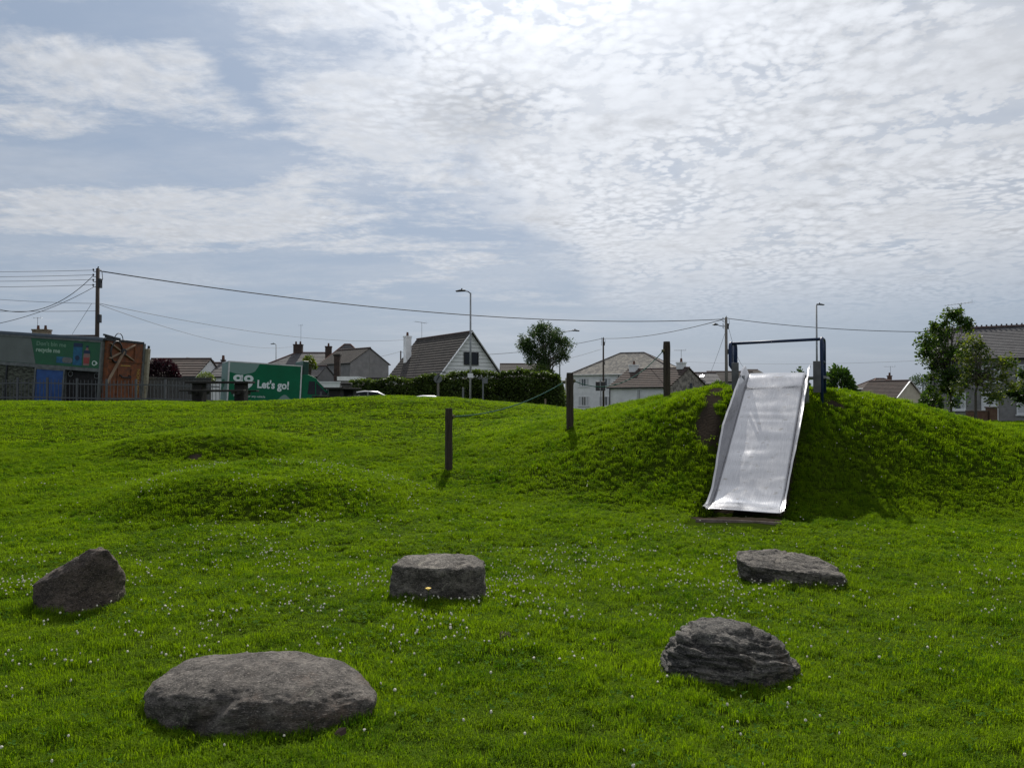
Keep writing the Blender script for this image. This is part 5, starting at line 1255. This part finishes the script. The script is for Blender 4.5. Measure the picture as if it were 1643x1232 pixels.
# ------------------------------------------------------------------ vegetation
def leaf_mesh(name, centers, size, m, seed=0, droop=.3, up=0.):
    """one folded leaf (two triangles pairs) at every centre"""
    r = np.random.default_rng(seed); n = len(centers)
    d = r.normal(size=(n, 3)); d[:, 2] = d[:, 2]*.6-droop; d /= np.linalg.norm(d, axis=1)[:, None]
    s = np.cross(d, r.normal(size=(n, 3))); s /= np.linalg.norm(s, axis=1)[:, None]; nn = np.cross(d, s)
    sz = size*(.6+.8*r.random(n))[:, None]
    c = centers
    v = np.stack([c, c+d*sz*.5+s*sz*.32+nn*sz*.08, c+d*sz, c+d*sz*.5-s*sz*.32+nn*sz*.08], 1).reshape(-1, 3)
    i = np.arange(n)[:, None]*4; f = np.concatenate([i+np.array([0, 1, 2]), i+np.array([0, 2, 3])], 1).reshape(-1, 3)
    me = bpy.data.meshes.new(name); me.vertices.add(len(v)); me.vertices.foreach_set('co', v.ravel()); me.loops.add(f.size); me.loops.foreach_set('vertex_index', f.ravel())
    me.polygons.add(len(f)); me.polygons.foreach_set('loop_start', np.arange(0, f.size, 3)); me.update(); me.materials.append(m); return me
def tree(name, label, base, h_trunk, crown_c, crown_r, n_br, n_leaf, size, lm, bm_, seed, r0=.09, trunks=1, clump=.35, cat='tree', spread=.75, group=None, blobs=None):
    r = np.random.default_rng(seed); t = thing(name, label, cat, base, group=group)
    cc = np.array(crown_c); cr = np.array(crown_r)
    tips = []; mb = MB()
    if blobs is None:
        for i in range(n_br):
            d = r.normal(size=3); d /= np.linalg.norm(d); rad = spread*(.35+.65*r.random()**.5)
            tips.append(cc+d*cr*rad*(1+.25*r.normal()))
    else:
        for (bx, by, bz, br, k) in blobs:
            for i in range(k):
                d = r.normal(size=3); d /= np.linalg.norm(d); tips.append(np.array([bx, by, bz])+d*br*(.3+.7*r.random()**.5))
    for k in range(trunks):
        off = (k-(trunks-1)/2)*.35
        top = Vector((off*1.6+cc[0]*.6, 0, cc[2]+cr[2]*.25)); fork = Vector((off, 0, h_trunk))
        mb.tube([(off*.5, 0, -.3), (off*.7, 0, h_trunk*.5), fork, fork.lerp(top, .5)+Vector((.06, .02, 0)), top], r0/(1 if trunks == 1 else 1.3), 8, r0*.25)
    tk = mb.obj('trunk', bm_, t, smooth=True)
    lb = MB()
    for i, tp in enumerate(tips):
        f = .15+.6*r.random(); st = Vector((0, 0, h_trunk)).lerp(Vector((cc[0]*.6, 0, cc[2]+cr[2]*.2)), f); tp_ = Vector(tp)
        mid = st.lerp(tp_, .5)+Vector((0, 0, .12)); lb.tube([st, mid, tp_], r0*.28, 5, r0*.06)
    lb.obj('branches_or_core', bm_, t, smooth=True)
    tips = np.array(tips); idx = r.integers(0, len(tips), n_leaf); d = r.normal(size=(n_leaf, 3)); d /= np.linalg.norm(d, axis=1)[:, None]
    rad = clump*(r.random(n_leaf)**.5)[:, None]*(.6+.8*r.random(len(tips)))[idx][:, None]
    pts = tips[idx]+d*rad
    link('crown', leaf_mesh('crown', pts, size, lm, seed), t)
    return t
# round tree before the brown roof
b = P(875, 0, 57)
def rt():
    z0 = gz(b.x, 57); bl = []
    for px, py, rr, k in ((850, 553, .62, 12), (872, 540, .70, 16), (893, 553, .62, 13), (874, 566, .72, 14), (850, 572, .42, 8), (900, 575, .42, 7), (906, 562, .42, 6), (858, 532, .50, 8), (888, 533, .50, 8), (842, 550, .45, 7), (905, 552, .45, 7), (872, 527, .4, 6), (840, 560, .36, 5), (868, 585, .4, 5)):
        q = P(px, py, 57); bl.append((q.x-b.x, r_.uniform(-.6, .6), q.z-z0, rr*1.12, k))
    tree('round_tree', 'round dark leafy tree with pale slender trunks right of the chalet', (b.x, 57, z0), 1.9, (0, 0, P(0, 560, 57).z-z0), (1.8, 1.5, 1.6), 0, 15000, .11, M['treeleaf'], M['palebark'], 5, r0=.10, trunks=3, clump=.42, blobs=bl)
r_ = random.Random(4)
rt()
def tree_px(name, label, px, Y, blobs, lm, bmn, seed, n_leaf, size, r0, clump, depth=.8, htr=1.2):
    x = P(px, 0, Y).x; z0 = gz(x, Y); bl = []; rr_ = random.Random(seed)
    for bx, by, br, k in blobs:
        q = P(bx, by, Y); bl.append((q.x-x, rr_.uniform(-depth, depth), q.z-z0, br*Y/F, k))
    cz = sum(q[2] for q in bl)/len(bl)
    tree(name, label, (x, Y, z0), htr, (sum(q[0] for q in bl)/len(bl), 0, cz), (1, 1, 1), 0, n_leaf, size, lm, bmn, seed, r0=r0, clump=clump, blobs=bl)
tree_px('green_tree', 'taller dark green tree with yellow green tips left of the grey house', 1519, 33, [(1510, 512, 12, 5), (1525, 512, 12, 5), (1500, 522, 15, 6), (1515, 535, 20, 9), (1535, 522, 12, 4), (1472, 549, 9, 3), (1488, 556, 14, 5), (1505, 570, 20, 9), (1525, 580, 24, 10), (1498, 592, 15, 6), (1540, 560, 16, 6), (1515, 610, 22, 9), (1505, 632, 18, 7), (1530, 640, 14, 5), (1478, 570, 9, 3)], M['treeleaf4'], M['bark'], 31, 6800, .12, .07, .27)
tree_px('young_tree', 'shorter sparse yellow green tree with visible forked trunk before the grey house', 1558, 30, [(1575, 545, 13, 6), (1600, 580, 14, 6), (1612, 585, 9, 4), (1565, 570, 16, 7), (1585, 575, 15, 6), (1560, 600, 20, 8), (1590, 605, 20, 8), (1615, 610, 14, 5), (1540, 620, 14, 5), (1575, 630, 20, 7), (1600, 632, 12, 4), (1556, 545, 7, 2)], M['treeleaf3'], M['bark'], 37, 3100, .11, .065, .26, htr=1.3)
tree_px('dark_tree', 'dark red green tree cut by the right edge of the photograph', 1665, 36, [(1650, 600, 14, 6), (1660, 585, 14, 6), (1640, 620, 13, 5), (1655, 635, 12, 5), (1675, 610, 20, 8), (1632, 628, 8, 3)], M['treeleaf'], M['bark'], 41, 3500, .13, .07, .26)
def bush(name, label, px, Y, w, ptop, pbot, d, lm, n, size, seed, cat='shrub', core=True, dome=True):
    c = P(px, 0, Y); zt = P(0, ptop, Y).z; zb = min(P(0, pbot, Y).z, gz(c.x, Y)+.0) if pbot is None else P(0, pbot, Y).z
    z0 = gz(c.x, Y); W_ = w*Y/F/2; H = zt-zb; r = np.random.default_rng(seed)
    t = thing(name, label, cat, (c.x, Y, z0))
    d3 = r.normal(size=(n, 3)); d3 /= np.linalg.norm(d3, axis=1)[:, None]; d3[:, 2] = np.abs(d3[:, 2])
    lum = 1+.14*fbm(d3[:, 0]*2.5+seed, d3[:, 1]*2.5, d3[:, 2]*2.5, 3, seed)
    rr = (.72+.30*r.random(n))*lum
    pts = np.stack([d3[:, 0]*W_*rr, d3[:, 1]*d*rr, (zb-z0)+d3[:, 2]*H*rr], 1)
    link('foliage', leaf_mesh('foliage', pts, size, lm, seed), t)
    mb = MB()
    for i in range(14):
        a = 2*math.pi*i/14; mb.tube([(0, 0, -.2 if zb-z0 < .3 else -.1), (W_*.3*math.cos(a), d*.3*math.sin(a), (zb-z0)+H*.3), (W_*.62*math.cos(a), d*.62*math.sin(a), (zb-z0)+H*(.45+.1*(i % 3)))], .05, 5, .015)
    mb.obj('stems', M['bark'], t)
    return t
bush('purple_shrub', 'round dark purple leaved shrub rising above the board fence', 266, 44, 56, 577, 612, .9, M['redleaf'], 5200, .12, 3)
bush('pale_shrub', 'small pale flowering shrub above the fence left of the van', 334, 42, 26, 598, 612, .5, M['paleleaf'], 1100, .09, 5)
bush('garden_tree', 'bright green bush between the van roof and the slate roofs', 499, 64, 22, 570, 592, .8, M['treeleaf3'], 1200, .14, 8)
bush('mound_bush', 'leafy dark bush behind the mound just right of the slide frame', 1342, 22, 50, 588, 645, .5, M['treeleaf2'], 3200, .085, 9)
bush('low_bush', 'small dark shoots of a bush behind the top edge of the slide', 1277, 26, 30, 592, 630, .4, M['treeleaf'], 700, .09, 11)
bush('roadside_bush', 'low bush left of the weathered pole behind the mound', 1150, 58, 26, 611, 625, .6, M['treeleaf2'], 900, .12, 12)
bush('distant_tree', 'rounded dark green tree behind the cream gable at right', 1470, 112, 56, 600, 650, 2.2, M['treeleaf'], 4200, .20, 14, cat='tree')
bush('mound_side_bush', 'dark undergrowth shrub left of the taller right hand tree trunk', 1487, 40, 30, 622, 655, .6, M['treeleaf'], 1500, .12, 15)
def hedge():
    r = np.random.default_rng(77); t = thing('hedge', 'long tall dark green hedge running in front of the chalet', 'hedge', (P(565, 0, 52).x, 52, 0))
    x0 = P(560, 0, 52).x; x1 = P(908, 0, 50).x
    prof = [(560, 609), (600, 608), (640, 608), (662, 606), (680, 601), (700, 600), (730, 599), (760, 598), (800, 597), (835, 594), (850, 596), (880, 598), (900, 603), (909, 612)]
    pxs = [p[0] for p in prof]; pys = [p[1] for p in prof]
    Yf = 50.0; dep = 1.6; n = 30000
    px = r.uniform(560, 908, n); top = np.array([P(0, v, Yf).z for v in np.interp(px, pxs, pys)])
    X = (px-CX)/F*Yf; top = top+.26*fbm(X*.9, X*0, 0, 4, 3)+.12*fbm(X*5, X*0+3, 0, 3, 8)-1.6*np.clip((px-893)/16, 0, 1)**2
    side = r.random(n) < .68
    bul = .45*fbm(X*.9, X*0, 0, 3, 5)
    Yp = np.where(side, Yf+bul+.35*r.random(n), Yf+r.random(n)*dep)
    f = r.random(n); Z = np.where(side, top*f, top-.18*r.random(n)**2)
    Yp = np.where(side, Yp+.40*fbm(X*1.6, Z*1.6, 0, 4, 9), Yp)
    rnd = .5*np.clip((f-.75)/.25, 0, 1)**2; Yp = np.where(side, Yp+rnd, Yp)
    pts = np.stack([X-t.location.x, Yp-t.location.y, Z], 1)
    o = link('foliage', leaf_mesh('foliage', pts, .15, M['hedge'], 3), t)
    mb = MB(); xs = np.linspace(562, 905, 30)
    V = []
    for q in xs:
        zt = P(0, float(np.interp(q, pxs, pys)), Yf).z-.28; X_ = (q-CX)/F*Yf-t.location.x
        V += [(X_, Yf+.75-52, -.2), (X_, Yf+.75-52, zt-.15), (X_, Yf+dep-52, zt), (X_, Yf+dep-52, -.2)]
    fs = [(i*4+j, i*4+(j+1) % 4, (i+1)*4+(j+1) % 4, (i+1)*4+j) for i in range(len(xs)-1) for j in range(4)]+[(0, 1, 2, 3), tuple(4*(len(xs)-1)+j for j in (3, 2, 1, 0))]
    mb.add(V, fs).obj('branches_or_core', mat('hedge_dark_core', (.012, .016, .008), .95, (.02, .02, .012), 4), t)  # solid dark core added inside the hedge to block light through the leaves
hedge()
# conifer-ish dark mass at the hedge's right end
bush('hedge_shrub', 'dark bushy shrub at the right end of the hedge beneath the round tree', 868, 55, 74, 586, 640, 1.0, M['hedge'], 4200, .15, 21)

# ------------------------------------------------------------------ grass and flowers
def tuft(name, n, h, spread, w, m, seed, lean=.8, flatv=0.):
    r = np.random.default_rng(seed); mb = MB()
    for i in range(n):
        a = r.uniform(0, 2*math.pi); rr = spread*math.sqrt(r.random()); bx, by = rr*math.cos(a), rr*math.sin(a)
        d = r.uniform(0, 2*math.pi); hh = h*r.uniform(.55, 1.15); ln = hh*lean*r.uniform(.2, 1.4); dx, dy = math.cos(d), math.sin(d)
        fx, fy = -dy*w/2*r.uniform(.7, 1.3), dx*w/2
        p0 = (bx, by, -.01); p1 = (bx+dx*ln*.3, by+dy*ln*.3, hh*.6); p2 = (bx+dx*ln, by+dy*ln, hh*(1-.25*lean))
        mb.add([(p0[0]-fx, p0[1]-fy, p0[2]), (p0[0]+fx, p0[1]+fy, p0[2]), (p1[0]+fx*.85, p1[1]+fy*.85, p1[2]), (p1[0]-fx*.85, p1[1]-fy*.85, p1[2]), p2], [(0, 1, 2, 3), (3, 2, 4)])
    me = bpy.data.meshes.new(name); me.from_pydata(mb.v, [], mb.f); me.materials.append(m); return me
def scatter(name, pts, scl, idx, meshes, label, cat, seed=1, tilt=.12):
    r = np.random.default_rng(seed); n = len(pts)
    me = bpy.data.meshes.new(name); me.vertices.add(n); me.vertices.foreach_set('co', pts.astype(np.float32).ravel())
    a = me.attributes.new('rot', 'FLOAT_VECTOR', 'POINT'); rot = np.stack([r.normal(0, tilt, n), r.normal(0, tilt, n), r.uniform(0, 6.283, n)], 1); a.data.foreach_set('vector', rot.astype(np.float32).ravel())
    a = me.attributes.new('scl', 'FLOAT_VECTOR', 'POINT'); a.data.foreach_set('vector', scl.astype(np.float32).ravel())
    a = me.attributes.new('idx', 'INT', 'POINT'); a.data.foreach_set('value', idx.astype(np.int32))
    o = link(name, me); tag(o, label, cat, kind='stuff')
    src = bpy.data.collections.new(name+'_sources')
    for i, m in enumerate(meshes):
        so = bpy.data.objects.new('%s_source_%02d' % (name, i), m); src.objects.link(so)
    ng = bpy.data.node_groups.new(name+'_nodes', 'GeometryNodeTree'); ng.interface.new_socket('Geometry', in_out='INPUT', socket_type='NodeSocketGeometry'); ng.interface.new_socket('Geometry', in_out='OUTPUT', socket_type='NodeSocketGeometry')
    N = ng.nodes; L = ng.links; gi = N.new('NodeGroupInput'); go = N.new('NodeGroupOutput'); ip = N.new('GeometryNodeInstanceOnPoints')
    ci = N.new('GeometryNodeCollectionInfo'); ci.inputs['Collection'].default_value = src; ci.inputs['Separate Children'].default_value = True; ci.inputs['Reset Children'].default_value = True
    def attr(nm, ty):
        k = N.new('GeometryNodeInputNamedAttribute'); k.data_type = ty; k.inputs['Name'].default_value = nm; return k.outputs['Attribute']
    L.new(gi.outputs[0], ip.inputs['Points']); L.new(ci.outputs[0], ip.inputs['Instance']); ip.inputs['Pick Instance'].default_value = True
    L.new(attr('idx', 'INT'), ip.inputs['Instance Index']); L.new(attr('rot', 'FLOAT_VECTOR'), ip.inputs['Rotation']); L.new(attr('scl', 'FLOAT_VECTOR'), ip.inputs['Scale'])
    L.new(ip.outputs[0], go.inputs[0]); md = o.modifiers.new('scatter', 'NODES'); md.node_group = ng
    return o
def wedge_pts(y0, y1, dens, r, margin=.9):
    area = .66*1.06*(y1*y1-y0*y0)+2*margin*(y1-y0); n = int(area*dens); Y = []
    Y = np.sqrt(r.uniform(y0*y0, y1*y1, n)); X = r.uniform(-1, 1, n)*(.70*Y+margin); return X, Y
def grass():
    r = np.random.default_rng(99); PX = []; PY = []; S = []; ID = []
    for y0, y1, dens, sc, ids in ((2.4, 4.6, 1500, 1., 0), (4.6, 7.5, 1050, 1.1, 0), (7.5, 11, 800, 1.1, 4), (11, 16, 480, 1.3, 4), (16, 30.5, 165, 1.85, 8)):
        X, Y = wedge_pts(y0, y1, dens, r); n = len(X)
        patch = fbm(X*1.5, Y*1.5, 0, 4, 41); cl = fbm(X*5, Y*5, 0, 3, 51)
        s0 = soil(X, Y); keep = (r.random(n) > s0*1.2) & (r.random(n) > .62*ss((fbm(X*6.5, Y*6.5, 0, 3, 77)-.12)/.22))
        # blades thin out on worn places, none inside boulders or on the pad
        for (bx, by, rx, ry) in BOULD: keep &= ~((((X-bx)/(rx*.9))**2+((Y-by)/(ry*.85))**2) < 1)
        s = (X-S_BOT.x)*SD.x+(Y-S_BOT.y)*SD.y; t = (X-S_BOT.x)*SN.x+(Y-S_BOT.y)*SN.y
        keep &= ~((np.abs(t) < .47) & (s > -.25) & (s < 3.3)); keep &= ~((np.abs(t+.07) < .54) & (s > -1.16) & (s < -.30))
        X, Y, patch, cl = X[keep], Y[keep], patch[keep], cl[keep]; n = len(X)
        c3 = fbm(X*13, Y*13, 0, 2, 57); hgt = (1+.6*patch+.75*np.clip(cl, -.6, 1)+.45*c3)
        m = ss((height(X, Y)-.3)/.7)*((X > -1) & (Y < 19)); hgt = hgt*(1+.35*m*(.5+1.6*cl))            # longer on the slide mound
        for (bx, by, rx, ry) in BOULD:
            d = (((X-bx)/(rx+.05))**2+((Y-by)/(ry+.05))**2); hgt = hgt*(1+.55*np.exp(-((d-1)/.35)**2))
        fl = ((X < 1) & (Y > 16)); hgt = np.where(fl, hgt*.62, hgt)
        hgt = np.clip(hgt, .35, 2.2)*(1-.5*np.clip(s0[keep]*2, 0, 1))*r.uniform(.8, 1.2, n)
        wide = sc*r.uniform(.85, 1.2, n)
        PX.append(X); PY.append(Y); S.append(np.stack([wide, wide, sc**.30*hgt], 1)); ID.append(ids+r.integers(0, 4, n))
    X = np.concatenate(PX); Y = np.concatenate(PY); Z = height(X, Y); print('grass tufts', len(X))
    ms = [tuft('blades%d' % i, 15, .048, .034, .0034, M['grass'], i) for i in range(4)]+[tuft('bladesb%d' % i, 16, .046, .036, .0046, M['grass'], 10+i) for i in range(4)]+[tuft('bladesc%d' % i, 16, .040, .040, .0060, M['grass'], 20+i, .7) for i in range(4)]
    scatter('grass', np.stack([X, Y, Z], 1), np.concatenate(S), np.concatenate(ID), ms, 'short green park grass covering the ground and mounds', 'grass', 5)
grass()
def flowers():
    r = np.random.default_rng(321); Xs = []; Ys = []
    X, Y = wedge_pts(3.2, 9.4, 270, r, .2)
    den = np.clip(fbm(X*.9, Y*.9, 0, 3, 61)*1.6+.42, 0, 1)**1.6
    band = np.exp(-((Y-6.3)/1.35)**2); w = (.25+den)*(.10+.80*band); w *= np.where(X > 2.6, .45, 1)
    cl = np.clip(fbm(X*4, Y*4, 0, 2, 66)*2+.6, 0, 1.4)
    k = r.random(len(X)) < w*cl*.85; Xs.append(X[k]); Ys.append(Y[k])
    n = 620; a = r.uniform(0, 2*math.pi, n); q = np.sqrt(r.random(n)); X = -2.9+q*2.1*np.cos(a); Y = 10.6+q*1.5*np.sin(a); k = fbm(X*2, Y*2, 0, 2, 5) > .12; Xs.append(X[k]); Ys.append(Y[k])
    X, Y = wedge_pts(9, 13, 7, r, .2); k = fbm(X, Y, 0, 2, 71) > .1; Xs.append(X[k]); Ys.append(Y[k])
    X = np.concatenate(Xs); Y = np.concatenate(Ys)
    keep = soil(X, Y) < .3
    for (bx, by, rx, ry) in BOULD: keep &= ~((((X-bx)/rx)**2+((Y-by)/(ry))**2) < 1.05)
    X, Y = X[keep], Y[keep]; n = len(X); print('clover', n)
    ms = []
    for s in range(4):
        rr = np.random.default_rng(s); bm = bmesh.new(); bmesh.ops.create_icosphere(bm, subdivisions=2, radius=.0088)
        for v in bm.verts:
            v.co *= rr.uniform(.78, 1.18); v.co.z = v.co.z*.85+.058+.004*s
        me = bpy.data.meshes.new('clover%d' % s); bm.to_mesh(me); bm.free()
        k0 = len(me.vertices)
        mb = MB(); mb.v = [tuple(v.co) for v in me.vertices]; mb.f = [tuple(p.vertices) for p in me.polygons]; mb.m = [0]*len(mb.f)
        mb.tube([(0, 0, 0), (.004, 0, .03), (0, 0, .055)], .0012, 4, mi=1)
        me = bpy.data.meshes.new('clover%d' % s); me.from_pydata(mb.v, [], mb.f); me.materials.append(M['clover']); me.materials.append(M['clover_leaf']); me.polygons.foreach_set('material_index', mb.m); ms.append(me)
    sc = np.clip(r.normal(.62, .18, n), .3, 1.2)*np.where(Y > 9, 1.15, 1.)
    scatter('clover_flowers', np.stack([X, Y, height(X, Y)], 1), np.stack([sc, sc, r.uniform(.75, 1.25, n)], 1), r.integers(0, 4, n), ms, 'white clover flower heads scattered through the lawn', 'clover', 8, .25)
    # clover leaves low in the turf
    lf = MB()
    for i in range(3):
        a = i*2.094; c_, s_ = math.cos(a), math.sin(a)
        pts = [(0, 0), (.008, .006), (.016, .004), (.016, -.004), (.008, -.006)]
        lf.add([(x*c_-y*s_, x*s_+y*c_, .035+x*.15) for x, y in pts], [(0, 1, 2, 3, 4)])
    lm = bpy.data.meshes.new('clover_leaf'); lm.from_pydata(lf.v, [], lf.f); lm.materials.append(M['clover_leaf'])
    X, Y = wedge_pts(2.5, 9, 150, r); k = fbm(X*1.4, Y*1.4, 0, 3, 88) > .0; X, Y = X[k], Y[k]; keep = soil(X, Y) < .3
    for (bx, by, rx, ry) in BOULD: keep &= ~((((X-bx)/rx)**2+((Y-by)/ry)**2) < .9)
    X, Y = X[keep], Y[keep]; n = len(X); s = r.uniform(.7, 1.3, n)
    scatter('clover_leaves', np.stack([X, Y, height(X, Y)], 1), np.stack([s, s, r.uniform(.8, 1.5, n)], 1), np.zeros(n), [lm], 'low clover leaves among the grass blades', 'clover leaves', 9, .3)
flowers()
# single yellow flower in front of the middle boulder
q = P(687, 944, 5.75); t = thing('yellow_flower', 'single yellow flower in front of the squared middle boulder', 'flower', (q.x, q.y, gz(q.x, q.y)))
hz_ = q.z-gz(q.x, q.y); mb = MB()
for i in range(18):
    a = i*2*math.pi/18; c_, s_ = math.cos(a), math.sin(a); mb.add([(0, 0, hz_), (.014*c_-.004*s_, .014*s_+.004*c_, hz_+.006), (.024*c_, .024*s_, hz_+.003), (.014*c_+.004*s_, .014*s_-.004*c_, hz_+.006)], [(0, 1, 2, 3)])
mb.obj('petals', M['yellow'], t)
bmx = MB().tube([(0, 0, hz_-.008), (0, 0, hz_+.008)], .010, 8).obj('flower_centre', M['yellow'], t)
MB().tube([(0, 0, 0), (.005, 0, hz_*.5), (0, 0, hz_)], .0022, 5).obj('stalk', M['clover_leaf'], t)
# dark fallen leaf by the big boulder
q = boulder_at(546, 1190); t = MB().add([(-.03, 0, .03), (-.01, .02, .05), (.025, .01, .055), (.03, -.01, .035), (0, -.02, .02), (0, 0, .04)], [(0, 1, 5), (1, 2, 5), (2, 3, 5), (3, 4, 5), (4, 0, 5)]).obj('fallen_leaf', mat('dry_leaf', (.03, .014, .010), .8), None, loc=(q.x, q.y, q.z+.01)); tag(t, 'curled dark brown leaf in the grass right of the large oval boulder', 'leaf')
q = boulder_at(808, 1025); t = thing('dead_clump', 'small greyish brown dead clump in the open grass', 'clump', (q.x, q.y, q.z)); mb = MB(); rr = random.Random(5)
for i in range(40):
    a = rr.uniform(0, 6.28); l = rr.uniform(.02, .05); mb.tube([(0, 0, .01), (math.cos(a)*l*.6, math.sin(a)*l*.6, .03), (math.cos(a)*l, math.sin(a)*l, rr.uniform(.01, .05))], .0025, 3)
mb.obj('dry_stalks', mat('dry_stalks', (.14, .10, .08), .9), t)
